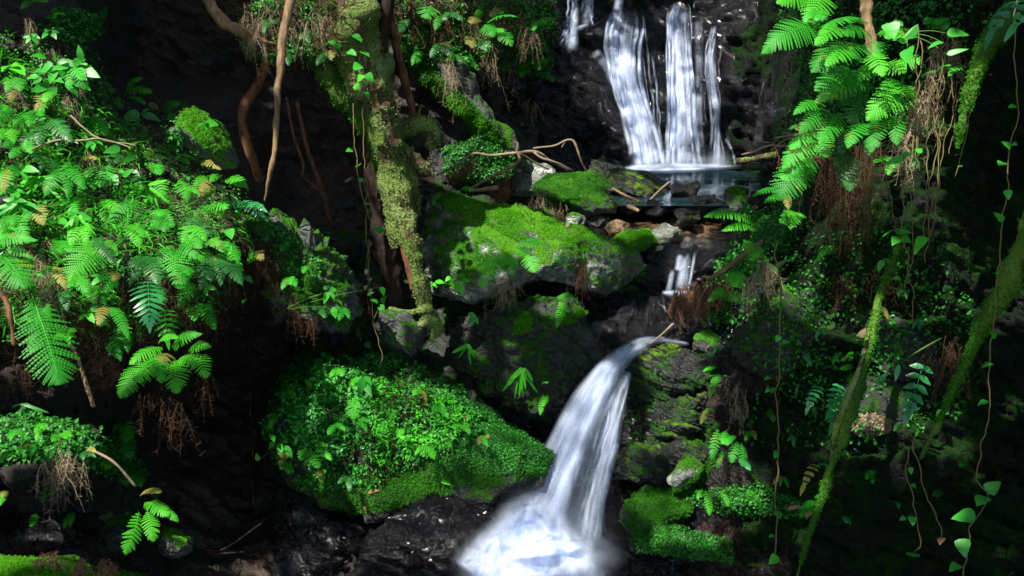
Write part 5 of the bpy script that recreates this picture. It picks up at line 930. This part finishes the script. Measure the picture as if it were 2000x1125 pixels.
V("long ivy vine hanging straight down near the right edge", [(1990, -20, 4.3), (1982, 120, 4.3), (1977, 260, 4.3), (1966, 380, 4.3), (1955, 480, 4.3), (1946, 560, 4.3), (1938, 650, 4.3), (1928, 760, 4.3), (1918, 850, 4.3), (1910, 930, 4.3), (1922, 955, 4.28), (1933, 972, 4.25), (1905, 1010, 4.22), (1888, 1060, 4.2), (1880, 1140, 4.2)],
  [(1978, 207, 18), (1957, 318, 26), (1968, 283, 22), (1980, 281, 14), (1969, 378, 20), (1953, 424, 24), (1946, 532, 18), (1940, 652, 22), (1926, 712, 24), (1921, 785, 22), (1938, 952, 34), (1918, 975, 36), (1886, 1007, 44), (1881, 1066, 36), (1866, 1106, 28)], seed=2)
V("thin vine with tiny leaf clusters left of the slender mossy trunk", [(1520, 470, 5.4), (1522, 560, 5.4), (1518, 660, 5.38), (1520, 760, 5.35), (1517, 860, 5.32), (1515, 960, 5.3), (1512, 1100, 5.3)], [(1522, 597, 16), (1526, 600, 14), (1520, 660, 16), (1532, 668, 16), (1500, 738, 16), (1508, 760, 18), (1500, 762, 14), (1516, 886, 16), (1520, 1004, 20), (1508, 1046, 14), (1512, 1092, 24)], sw=3.5, seed=3)
V("vine with a few round leaves over the dark bottom right", [(1780, 862, 4.6), (1778, 920, 4.6), (1784, 980, 4.6), (1794, 1030, 4.58), (1800, 1062, 4.56), (1785, 1082, 4.55)], [(1779, 918, 14), (1784, 948, 12), (1782, 1015, 20), (1764, 1012, 14), (1785, 1082, 32)], seed=4)
V("bare brown vine ending in a curled dead leaf", [(1782, 862, 4.55), (1790, 900, 4.55), (1800, 945, 4.55), (1825, 985, 4.53), (1836, 1020, 4.52), (1838, 1050, 4.5)], [(1838, 1054, 20)], mat='litter', seed=5)
for k, (x0, x1, y1) in enumerate([(1826, 1788, 340), (1842, 1800, 420), (1856, 1812, 520), (1886, 1860, 300), (1870, 1818, 470), (1895, 1870, 350), (1835, 1806, 460), (1800, 1778, 640), (1790, 1760, 560)]):
    rr = random.Random(k); y0 = rr.uniform(20, 180)
    V("slack bare vine strand hanging below the right hand ferns", [(x0, y0, 4.95), (x0 * .6 + x1 * .4 + rr.uniform(-8, 8), y0 * .6 + y1 * .4, 4.95), (x0 * .3 + x1 * .7 + rr.uniform(-8, 8), y0 * .3 + y1 * .7, 4.95), (x1, y1, 4.95)], [(x1 + rr.uniform(-8, 8), y1 - rr.uniform(5, 90), rr.uniform(8, 18)) for _ in range(rr.choice((0, 1, 2)))], sw=2.5, seed=30 + k, group="bare vine strands under the right ferns", wob=.03)
V("thread vine with little round leaves hanging left of the lower trunk", [(690, 200, 6.0), (697, 300, 6.0), (708, 360, 6.0), (716, 420, 6.0), (740, 450, 6.0), (765, 470, 6.05), (788, 478, 6.2)], [(683, 293, 16), (699, 322, 18), (704, 351, 12), (718, 398, 12), (724, 414, 10), (741, 450, 22)], seed=8, sw=2)
V("straight bare thread vine beside the leafy one at the trunk", [(711, 180, 6.0), (711, 280, 6.0), (713, 380, 6.0), (718, 470, 6.0), (720, 545, 6.0)], [(712, 352, 8)], seed=9, sw=2)
V("long fine thread hanging in the black hollow", [(488, 560, 5.6), (487, 660, 5.6), (485, 740, 5.6), (488, 860, 5.6), (492, 990, 5.6)], [], seed=10, sw=.6, stem='darkbark')
V("beaded thread of dead leaflets above the leafy mound", [(720, 470, 6.05), (718, 540, 6.05), (722, 580, 6.05), (736, 660, 6.0), (740, 720, 6.0)], [(716, 530, 12), (722, 545, 12), (714, 560, 12), (724, 566, 10)], mat='straw', seed=11, sw=1.6)

# ------------------------------------------------------------------ dead fronds, dry grass and roots: bunches
def bunch(label, spots, mat='dead', name="dead_fronds", cat="dead fronds", n=26, L=.22, w=.0026, seed=0, near=.05, hang=1.0, spread=.08, d=None, curl=.12, rad=.03):
    for k, sp in enumerate(spots):
        x, y = sp[:2]; ln = sp[2] if len(sp) > 2 else L; b = P(x, y, (d or depth(x, y)) - near); m = MB()
        strands(m, b, n, ln, seed * 50 + k, spread, hang, w, None, curl, rad)
        tag(m.build(name, M[mat], origin=b, smooth=False), label, cat, label if len(spots) > 1 else None)
bunch("bunch of dry grey straw hanging on the left bank above the big frond", [(85, 520, .3), (75, 500, .28), (95, 545, .3)], 'straw', n=30, seed=1)
bunch("reddish dead cedar sprays heaped under the bent stem at the left", [(30, 690, .2), (45, 730, .22), (20, 740, .2), (60, 650, .2), (40, 700, .2)], 'dead', n=18, seed=2, hang=.6, spread=.14)
bunch("pinkish dead cedar sprays between the big frond and the fern clump", [(195, 718, .2), (215, 735, .2), (185, 705, .2), (225, 720, .16), (205, 690, .15)], 'needle', n=30, seed=3, hang=.35, spread=.16, near=.12)
bunch("grey withered fronds hanging from the lower left ledge", [(120, 895, .2), (105, 905, .2), (135, 890, .18)], 'straw', n=22, seed=4, near=.1, w=.003)
bunch("brown dead fronds hanging in the dark below the fern clump", [(332, 765, .3), (338, 790, .32), (285, 772, .2), (405, 740, .22)], 'dead', n=11, seed=5, d=5.2, w=.0035)
bunch("tangle of dry stems on the right rim of the left bank", [(490, 470, .3), (505, 490, .3), (480, 480, .3), (520, 480, .26), (415, 590, .28), (420, 610, .3), (445, 530, .22)], 'dead', n=26, seed=6, near=.12)
bunch("mat of dry roots and stems hanging at the top left of the trunk", [(490, 20, .22), (510, 40, .25), (530, 20, .22), (480, 50, .2), (600, 40, .25), (575, 60, .22), (620, 30, .2), (505, 80, .24)], 'straw', n=12, seed=7, d=6.1, spread=.12)
bunch("dry brown grass combed down the top slope right of the trunk", [(800, 20, .2), (840, 10, .22), (880, 30, .24), (920, 10, .24), (960, 15, .22), (905, 65, .24), (830, 60, .2), (1000, 40, .2)], "needle", n=26, seed=8, spread=.2, rad=.1, curl=.2)
bunch("wispy roots hanging under the top slope overhang", [(880, 130, .4), (960, 100, .4), (990, 120, .35), (1030, 60, .4), (1040, 200, .3), (870, 120, .3)], 'straw', n=12, seed=9, near=.2)
bunch("curtain of reddish dead fern roots under the right fern clump", [(1640, 270, .4), (1660, 290, .42), (1690, 280, .42), (1625, 300, .4), (1712, 290, .4), (1605, 340, .3), (1650, 340, .36), (1690, 340, .36)], 'dead', n=16, seed=10, d=5.75, hang=1.3, spread=.04, w=.0035, rad=.05, curl=.06)
bunch("pale dry stems drooping right of the fern clump", [(1810, 170, .25), (1800, 190, .3), (1850, 80, .25), (1840, 100, .3), (1790, 200, .35), (1770, 250, .35)], 'straw', n=20, seed=11, d=5.1)
bunch("rusty cedar twigs on the left end of the log bank", [(1560, 285, .18), (1580, 270, .2), (1545, 300, .15), (1600, 240, .25)], 'needle', n=26, seed=12, d=5.7)
bunch("jam of brown dead leaves and twigs right of the small cascade", [(1330, 575, .18), (1350, 570, .2), (1375, 560, .22), (1395, 560, .2), (1410, 555, .18), (1325, 600, .15), (1360, 590, .18)], 'needle', n=30, seed=13, d=6.85, hang=.8, spread=.18, w=.007)
bunch("tan dead fronds trailing down the leafy right bank", [(1490, 510, .25), (1470, 540, .25), (1505, 520, .3), (1450, 560, .22), (1440, 790, .16), (1440, 760, .14)], 'straw', n=16, seed=14, d=6.05)
bunch("dried red cedar spray above the left end of the mossy slab", [(890, 340, .15), (905, 330, .14), (925, 325, .14), (880, 350, .12)], 'needle', n=30, seed=15, d=7.9, hang=.15, spread=.2)
bunch("upright reddish cedar spray in front of the grey rock", [(980, 385, .2), (985, 370, .2), (975, 395, .18), (970, 400, .16)], 'needle', n=26, seed=16, d=7.9, hang=-.5, spread=.12)
bunch("straw coloured litter lodged between slab and mossy block", [(1045, 395, .14), (1060, 375, .14), (1075, 408, .12), (1090, 405, .1), (1020, 405, .12)], 'straw', n=20, seed=17, d=8.2)
bunch("wilted brown fern hanging on the slab edge", [(1135, 530, .16), (1128, 545, .2), (1140, 520, .14)], 'dead', n=14, seed=18, near=.08)
bunch("dry fronds hanging under the slab fern", [(990, 545, .22), (1000, 555, .2), (975, 550, .2)], 'straw', n=16, seed=19, near=.1)
bunch("dead brown tips dangling under the mossy rib", [(575, 590, .2), (610, 615, .18), (720, 560, .18), (745, 590, .16), (790, 590, .1)], 'dead', n=14, seed=20, near=.08)
bunch("rusty dead fern on the shaded right cliff", [(1640, 540, .14), (1645, 555, .16), (1730, 520, .3)], 'dead', n=18, seed=21, near=.08)
bunch("dark withered frond hanging beside the leaning right trunk", [(1870, 680, .2), (1865, 700, .2), (1828, 690, .16)], 'dead', n=18, seed=22, d=4.75)
bunch("dry cedar litter scattered on the foreground moss", [(85, 1095, .09), (110, 1100, .08), (215, 1105, .1), (205, 1115, .1), (160, 1110, .08), (150, 1120, .08)], 'needle', n=24, seed=23, d=3.55, hang=.1, spread=.2, rad=.008)
bunch("old dead stalks fallen over the upper left bank", [(130, 190, .2), (150, 170, .2), (20, 170, .2), (170, 300, .24), (220, 290, .2), (280, 290, .2), (265, 310, .16), (100, 100, .12), (60, 40, .15)], 'straw', n=18, seed=24, near=.1, rad=.012)
bunch("dry brown stems hanging among the lower left bank plants", [(170, 590, .3), (190, 620, .3), (330, 540, .34), (340, 570, .3), (380, 540, .3), (250, 560, .26), (300, 590, .3), (20, 560, .3)], 'dead', n=16, seed=25, near=.08)

# ------------------------------------------------------------------ fallen leaves
def fallen(label, x, y, x1, y1, w, mat='litter', d=None):
    dd = (d or depth(x, y)) - .02; b = P(x, y, dd); t = P(x1, y1, dd - .01); m = MB(); L = np.linalg.norm(t - b)
    blade(m, b, t - b, norm(CAM - b) * .6 + ZUP, L, w * dd / FPX, .2, 'ovate', 8, .35, random.random()); tag(m.build("fallen_leaf", M[mat], origin=b), label, "leaf")
fallen("brown leaf lying at the top right of the leaf carpet", 895, 819, 914, 812, 8)
fallen("second brown leaf lower on the leaf carpet", 947, 851, 964, 855, 8)
fallen("reddish folded leaf at the bottom of the leaf carpet", 718, 964, 740, 955, 9)
fallen("yellow green curled leaf on the wet black slope", 860, 940, 884, 946, 11, 'fern_y')
fallen("grey brown leaf on the lower rim of the mound", 710, 990, 722, 998, 8)
fallen("pale tan leaf on the right shelf by the slender trunk", 1538, 996, 1566, 986, 11, d=5.15)
fallen("smaller tan leaf leaning on the foot of the slender trunk", 1574, 1012, 1586, 998, 10, d=4.9)
fallen("orange red leaf on the dark stone by the pool outlet", 1468, 408, 1482, 402, 9, d=7.9)
fallen("tan leaf standing on the mossy slab", 1106, 444, 1112, 432, 8, 'straw')
fallen("white speck of a leaf stuck on the wall right of the upper fall", 1532, 181, 1542, 186, 8, 'straw', d=8.2)
fallen("pinkish shrivelled frond stuck to the slender mossy trunk", 1680, 660, 1690, 640, 14, 'straw', d=4.82)
fallen("brown leaf with the vine cluster near the bottom", 1520, 1096, 1528, 1104, 6, d=5.25)

# ------------------------------------------------------------------ what nobody could count: carpets of little leaves, moss, litter
LM = leaf_mass
LM("ground_cover", [(530, 760), (600, 700), (690, 690), (780, 700), (860, 740), (930, 790), (960, 830), (900, 880), (830, 900), (740, 940), (660, 960), (590, 950), (545, 900), (520, 840)], 15000, .026, 'cover', 1, "carpet of small glossy leaves on the mound left of the main fall", "ground cover", lift=.05, ratio=.6, clump=16, spread=1.1)
LM("ground_cover", [(900, 780), (960, 800), (1040, 860), (1085, 890), (1060, 925), (960, 925), (860, 920), (840, 870)], 15000, .014, 'cover', 2, "finer carpet of tiny leaves at the right end of the mound", "ground cover", lift=.02)
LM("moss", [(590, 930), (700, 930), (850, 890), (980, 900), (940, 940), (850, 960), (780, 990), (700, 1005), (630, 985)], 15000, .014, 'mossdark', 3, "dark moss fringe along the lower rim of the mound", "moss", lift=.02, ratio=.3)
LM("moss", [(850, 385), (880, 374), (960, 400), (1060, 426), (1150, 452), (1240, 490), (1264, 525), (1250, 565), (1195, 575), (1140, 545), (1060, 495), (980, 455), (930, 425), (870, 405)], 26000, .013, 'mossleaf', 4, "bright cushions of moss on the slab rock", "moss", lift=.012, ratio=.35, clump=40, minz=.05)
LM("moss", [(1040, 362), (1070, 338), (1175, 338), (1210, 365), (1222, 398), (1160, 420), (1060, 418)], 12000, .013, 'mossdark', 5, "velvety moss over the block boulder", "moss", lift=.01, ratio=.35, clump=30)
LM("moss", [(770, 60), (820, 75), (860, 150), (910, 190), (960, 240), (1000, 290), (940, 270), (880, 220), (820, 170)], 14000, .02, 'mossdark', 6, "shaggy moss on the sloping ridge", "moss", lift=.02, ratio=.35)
LM("moss", [(830, 160), (880, 180), (930, 225), (975, 275), (940, 255), (880, 210)], 5000, .02, 'mossleaf', 7, "lighter strip of moss along the ridge crest, sunlight put into its colour", "moss", lift=.02, ratio=.35)  # lighter moss colour stands in for sun on the crest
LM("ground_cover", [(865, 290), (930, 262), (1000, 300), (1000, 340), (930, 360), (870, 340)], 5000, .024, 'cover', 8, "small leaves covering the bank behind the dry branches", "ground cover", lift=.03)
LM("moss", [(990, 640), (1040, 600), (1100, 585), (1150, 610), (1120, 630), (1060, 640), (1000, 655)], 7000, .012, 'mossleaf', 9, "bright moss cap on the rounded rock", "moss", lift=.01, ratio=.3, clump=30)
LM("moss", [(480, 430), (540, 445), (600, 475), (660, 530), (712, 590), (712, 640), (680, 650), (600, 605), (520, 540)], 16000, .013, 'mossdark', 10, "moss patches on the rib left of the tree foot", "moss", lift=.012, ratio=.35, clump=30)
LM("ground_cover", [(0, 30), (90, 40), (190, 110), (210, 190), (330, 220), (420, 330), (520, 420), (520, 500), (450, 560), (400, 640), (300, 650), (200, 640), (0, 640)], 9000, .026, 'cover', 11, "dense undergrowth of small leaves over the left bank", "undergrowth", lift=.05, clump=38)
LM("ground_cover", [(0, 200), (150, 160), (250, 260), (400, 340), (480, 420), (420, 520), (300, 560), (0, 560)], 500, .055, 'leaf', 12, "scattered larger leaves in the left bank undergrowth", "undergrowth", lift=.08, clump=60, ratio=.4)
LM("litter", [(0, 60), (120, 80), (220, 200), (400, 330), (500, 450), (430, 560), (300, 640), (0, 700)], 5000, .06, 'straw', 13, "dry stems and litter between the left bank plants", "litter", lift=.08, ratio=.08, clump=50)
LM("ground_cover", [(110, 20), (180, 30), (200, 10), (190, 60), (140, 90), (100, 70)], 2500, .03, 'cover', 14, "leafy mat on the lip of rock above the cave", "ground cover", lift=.04)
LM("ground_cover", [(0, 830), (50, 815), (150, 838), (245, 880), (290, 935), (250, 945), (150, 900), (50, 900), (0, 910)], 5500, .03, 'cover', 15, "carpet of little leaves on the lower left ledge", "ground cover", lift=.04)
LM("ground_cover", [(450, 60), (500, 0), (630, 0), (650, 90), (600, 130), (500, 110)], 4200, .026, 'cover', 16, "scraps of leaves among the roots at the top", "ground cover", lift=.05, clump=30)
LM("ground_cover", [(760, 0), (1080, 0), (1080, 140), (1040, 180), (980, 140), (900, 130), (820, 120), (770, 60)], 8000, .03, 'cover', 17, "small leaves over the top slope", "ground cover", lift=.08, clump=40)
LM("ground_cover", [(1540, 0), (1900, 0), (1880, 120), (1800, 200), (1720, 260), (1600, 300), (1540, 260), (1600, 140)], 6500, .035, 'cover', 18, "undergrowth behind the right hand ferns", "undergrowth", lift=.25, clump=40)
LM("ground_cover", [(1470, 400), (1560, 370), (1600, 430), (1560, 470), (1500, 520), (1460, 560), (1440, 640), (1390, 620), (1400, 560), (1450, 480)], 5500, .035, 'cover', 19, "leafy growth down the right bank by the cascade", "ground cover", lift=.12, clump=30)
LM("ground_cover", [(1440, 480), (1700, 440), (1900, 560), (1900, 800), (1650, 900), (1450, 860), (1400, 640)], 3200, .03, 'cover', 20, "sparse dark leaves on the shaded right cliff", "ground cover", lift=.03, clump=50)
LM("moss", [(1230, 690), (1400, 690), (1410, 760), (1400, 860), (1330, 930), (1230, 930), (1220, 800)], 9000, .012, 'mossdark', 21, "moss stripes on the ledges right of the main fall", "moss", lift=.012, ratio=.35, clump=22, minz=.1)
LM("moss", [(1225, 960), (1330, 950), (1390, 890), (1400, 900), (1350, 1000), (1300, 1060), (1230, 1060)], 9000, .014, 'mossdark', 22, "tufted moss on the rock corner near the foam", "moss", lift=.015, ratio=.4)
LM("ground_cover", [(1240, 1030), (1330, 1030), (1430, 1060), (1430, 1100), (1340, 1085), (1240, 1075)], 4200, .018, 'cover', 23, "tiny leaves on the long sloping ledge", "ground cover", lift=.02)
LM("ground_cover", [(1325, 965), (1480, 945), (1590, 985), (1570, 1010), (1400, 1000)], 2600, .02, 'cover', 24, "tiny leaves on the flat shelf rock", "ground cover", lift=.03)
LM("moss", [(0, 1090), (100, 1095), (200, 1108), (290, 1125), (0, 1125)], 16000, .009, 'mossleaf', 25, "soft moss of the foreground mound", "moss", lift=.012, ratio=.35)
LM("moss", [(335, 200), (360, 195), (445, 262), (460, 330), (430, 315), (380, 270)], 5000, .012, 'mossleaf', 26, "thin moss on the slab high on the left bank", "moss", lift=.01, ratio=.35, clump=25)
LM("moss", [(1195, 470), (1225, 450), (1270, 450), (1285, 470), (1250, 488)], 3500, .016, 'mossleaf', 27, "moss tuft on the rock above the small cascade", "moss", lift=.02, ratio=.35)
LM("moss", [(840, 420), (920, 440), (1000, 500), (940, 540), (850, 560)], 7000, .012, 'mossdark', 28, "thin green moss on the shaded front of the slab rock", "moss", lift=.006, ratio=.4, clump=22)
LM("lichen_patch", [(1668, 815), (1700, 806), (1742, 820), (1735, 845), (1690, 855), (1665, 840)], 1500, .016, 'straw', 29, "pale crust of lichen on the right cliff", "lichen", lift=.004, ratio=.7, spread=.3)
LM("litter", [(760, 0), (1060, 0), (1060, 60), (960, 110), (900, 130), (820, 110), (765, 60)], 3000, .09, 'straw', 30, "mat of dry grass and twigs on the top slope", "litter", lift=.06, ratio=.045, clump=40)
LM("litter", [(450, 0), (660, 0), (660, 110), (560, 120), (500, 80)], 1300, .09, 'straw', 31, "dry roots and grass on the earth bank at the top", "litter", lift=.06, ratio=.045, clump=40)
LM("moss", [(600, 0), (650, 0), (660, 110), (620, 130), (590, 90)], 5000, .018, 'mossdark', 32, "green moss on the earth bank beside the trunk", "moss", lift=.02, ratio=.4, clump=30)
LM("ground_cover", [(560, 730), (640, 710), (720, 760), (720, 860), (640, 900), (560, 860)], 3500, .04, 'leaf', 33, "larger pale leaves in the sunny half of the mound", "ground cover", lift=.07, ratio=.45, clump=26)
LM("ground_cover", [(720, 750), (830, 760), (930, 830), (860, 880), (740, 900)], 2600, .034, 'fern_y', 34, "yellow green shoots among the leaf carpet", "ground cover", lift=.07, ratio=.35, clump=22)
LM("litter", [(590, 760), (720, 720), (860, 800), (780, 930), (640, 940)], 900, .05, 'dead', 35, "brown bits of leaf caught in the leaf carpet", "litter", lift=.06, ratio=.15, clump=40)
LM("ground_cover", [(470, 425), (560, 450), (640, 520), (600, 560), (520, 520), (480, 480)], 1500, .03, 'cover', 36, "small leaves scattered over the mossy slope by the tree foot", "ground cover", lift=.03, clump=25)
for k, (x, y) in enumerate([(520, 450), (560, 475), (500, 490), (600, 520), (640, 560), (670, 600), (570, 540), (700, 640), (620, 600)]):
    rr = random.Random(k + 700); fern("small fern on the mossy slope by the tree foot", (x, y), [(x, y, x + rr.uniform(-22, 22), y + rr.uniform(2, 28), rr.uniform(12, 22)) for _ in range(rr.choice((2, 3)))], rr.choice(('fern', 'fern_y', 'fern_d')), group="small ferns on the mossy slope", near=.06)
bunch("brown dead stems trailing from the rim above the mossy slope", [(520, 500, .3), (540, 540, .26), (500, 520, .3), (575, 590, .2)], 'dead', n=12, seed=40, near=.05)
LM("grass", [(0, 120), (120, 150), (220, 240), (380, 340), (480, 430), (420, 540), (300, 620), (0, 640)], 2600, .11, 'fern_y', 37, "thin grass blades among the left bank ferns", "grass", lift=.08, ratio=.09, clump=50)
LM("ground_cover", [(0, 60), (150, 100), (230, 200), (420, 330), (500, 430), (440, 560), (300, 640), (0, 640)], 5000, .018, 'fern_y', 38, "fine bright leaflets in the left bank undergrowth", "undergrowth", lift=.09, clump=30)
for k, (x, y) in enumerate([(130, 325), (395, 425), (425, 500), (300, 500), (205, 600), (385, 590), (180, 470), (90, 240)]):
    rr = random.Random(k + 800); fern("drooping fern with long layered fronds on the left bank", (x, y), [(x + rr.uniform(-8, 8), y + rr.uniform(-6, 6), x + sx + rr.uniform(-12, 12), y + rr.uniform(36, 66), rr.uniform(28, 46), .18) for sx in rr.choice(((-38, 8), (-10, 40), (-42, 0, 38)))], rr.choice(('fern', 'fern_d', 'fern', 'fern_d')), group="drooping ferns on the left bank", near=.14)
LM("litter", [(860, 385), (960, 410), (1100, 445), (1240, 500), (1230, 560), (1120, 520), (960, 450)], 260, .035, 'straw', 39, "bits of dry litter caught in the slab moss", "litter", lift=.012, ratio=.12, clump=40)
LM("moss", [(840, 930), (930, 895), (1050, 890), (1070, 930), (950, 950), (860, 970)], 5000, .012, 'mossdark', 40, "thinning moss where the mound meets the wet slate", "moss", lift=.01, ratio=.35, clump=18)
# ------------------------------------------------------------------ unseen leaf canopy added above the gorge for shade: gaps shaped to place the sun patches
GAPS = [  # photo pixel, distance, radius in metres of each patch of sun
 (200, 420, 4.9, .8), (350, 430, 5.0, .6), (60, 440, 4.9, .5), (90, 200, 5.3, .42), (240, 210, 5.3, .3), (330, 690, 4.7, .33), (1250, 455, 7.9, .4), (110, 660, 4.8, .28), (130, 860, 4.6, .26), (235, 870, 4.6, .25), (285, 1020, 4.4, .3), (340, 1060, 5.0, .12), (90, 1105, 3.8, .4), (215, 300, 5.3, .5), (400, 250, 5.7, .25), (470, 470, 5.5, .3),
 (700, 90, 6.2, .55), (690, -40, 6.2, .4), (60, 880, 4.6, .35), (980, 900, 6.1, .35), (850, 900, 6.0, .35), (770, 330, 6.5, .3), (790, 460, 6.6, .3), (545, 150, 6.0, .2), (530, 300, 6.0, .15), (830, 260, 6.8, .15), (690, 190, 6.5, .18), (560, 50, 6.2, .4),
 (930, 420, 7.3, .42), (1080, 470, 7.1, .5), (1200, 520, 7.0, .4), (1130, 360, 8.6, .36), (1040, 345, 8.8, .25), (900, 395, 7.5, .22), (950, 340, 8.5, .3), (1250, 475, 7.7, .18), (870, 170, 8.2, .42), (950, 255, 8.3, .35), (800, 90, 8.1, .4), (920, 40, 7.9, .7), (1010, 70, 8.1, .5), (1050, 140, 8.6, .35), (880, 480, 7.1, .22),
 (1090, 610, 6.8, .25), (650, 560, 6.6, .35), (680, 620, 6.5, .2), (780, 640, 6.7, .16),
 (640, 790, 6.0, .4), (760, 800, 6.0, .45), (880, 850, 6.1, .4), (640, 900, 6.0, .3), (980, 880, 6.2, .25), (760, 930, 6.0, .25), (740, 720, 6.2, .25), (910, 690, 6.7, .12), (1020, 740, 6.6, .15),
 (1640, 100, 5.1, .7), (1560, 80, 5.2, .5), (1700, 200, 5.1, .45), (1560, 320, 5.4, .4), (1640, 330, 5.4, .3), (1420, 425, 6.8, .2), (1480, 500, 6.4, .25), (1430, 580, 6.5, .2), (1775, 100, 5.0, .2), (1765, 460, 4.9, .1), (1890, 180, 4.8, .13), (1960, 30, 4.3, .14), (1965, 330, 4.3, .09), (1945, 530, 4.3, .07), (1938, 650, 4.3, .07), (1925, 760, 4.3, .08), (1920, 965, 4.3, .09), (1884, 1040, 4.2, .11), (1785, 1050, 4.55, .07), (1550, 60, 5.25, .3), (1660, 60, 5.1, .4), (1700, 210, 5.1, .3),
 (1330, 710, 6.5, .34), (1330, 800, 6.3, .32), (1330, 870, 6.2, .25), (560, 500, 6.1, .3), (1280, 1000, 6.2, .22), (1350, 930, 6.1, .18), (1420, 890, 6.0, .2), (1340, 1060, 6.0, .22), (1470, 975, 5.9, .2), (1380, 660, 6.7, .12), (1700, 660, 5.4, .1), (1680, 700, 4.8, .08), (1640, 850, 4.8, .1), (1600, 980, 4.8, .1), (1790, 750, 5.1, .16), (1630, 760, 5.2, .18), (1860, 640, 4.6, .16),
 ]
SOFT = [(1170, 780, 6.3, .42), (1100, 900, 6.2, .42), (1050, 1060, 6.0, .6), (900, 1010, 6.1, .45), (1330, 150, 10.3, 1.0), (1240, 60, 10.4, .7), (1330, 290, 10.2, .8), (1120, 60, 10.4, .5), (1340, 520, 7.2, .3), (1350, 600, 7.1, .3), (1400, 360, 9.3, .5), (1310, 405, 8.9, .55), (1310, 450, 8.0, .6), (1200, 440, 8.0, .5)]
GAPS += SOFT
gc = np.array([P(x, y, d) for x, y, d, r in GAPS]); gr = np.array([g[3] for g in GAPS])
rg = np.random.default_rng(77); NL = 52000
q = np.stack([rg.uniform(-13, 9, NL), rg.uniform(-8, 16, NL), rg.uniform(5.5, 7.5, NL)], -1)
rel = q[:, None, :] - gc[None]; al = rel @ SUN_TO; dist = np.linalg.norm(rel - al[..., None] * SUN_TO, axis=-1)
wv = 1 + .45 * noise(q * 2.2, 5)
keep = ~(dist < gr[None] * wv[:, None]).any(1)
# opening shaped in the added canopy so skylight reaches the upper fall
keep &= ~((np.hypot((q[:, 0] - 1.6) / 2.3, (q[:, 1] - 7.8) / 2.2) < 1))
q = q[keep]; k = len(q)
N = norm(ZUP + rg.normal(size=(k, 3)) * .35); r = norm(np.cross(N, rg.normal(size=(k, 3)))); s = np.cross(N, r)
L = rg.uniform(.2, .42, (k, 1))
v = np.stack([q - r * L * .6, q + s * L * .4, q + r * L * .6, q - s * L * .4], 1).reshape(-1, 3)
mb = MB()
for x, y, d, r_ in SOFT:       # small high leaves added in these gaps to soften the sun to half shade
    n = int((.15 if y > 1000 and x > 1000 else .2 if y > 700 else .16) * math.pi * (r_ + .25) ** 2 / .0048); c = P(x, y, d) + SUN_TO * 17; a1 = norm(np.cross(SUN_TO, ZUP)); a2 = np.cross(SUN_TO, a1)
    th = rg.uniform(0, 6.283, n); rr_ = (r_ + .25) * np.sqrt(rg.uniform(0, 1, n)); qq = c + (rr_ * np.cos(th))[:, None] * a1 + (rr_ * np.sin(th))[:, None] * a2 + SUN_TO * rg.uniform(-1, 1, (n, 1))
    NN = norm(SUN_TO + rg.normal(size=(n, 3)) * .3); r2 = norm(np.cross(NN, rg.normal(size=(n, 3)))); s2 = np.cross(NN, r2); LL = rg.uniform(.07, .13, (n, 1))
    mb.add(np.stack([qq - r2 * LL * .6, qq + s2 * LL * .4, qq + r2 * LL * .6, qq - s2 * LL * .4], 1).reshape(-1, 3), np.arange(4 * n).reshape(-1, 4), .4)
mb.add(v, np.arange(4 * k).reshape(-1, 4), np.repeat(rg.uniform(0, 1, k), 4))
tag(mb.build("shade_canopy", M['fern_d'], origin=(0, 4, 6)), "unseen leaf canopy added above the gorge for shade, gaps shaped to place the sun patches", "canopy", None, "stuff")
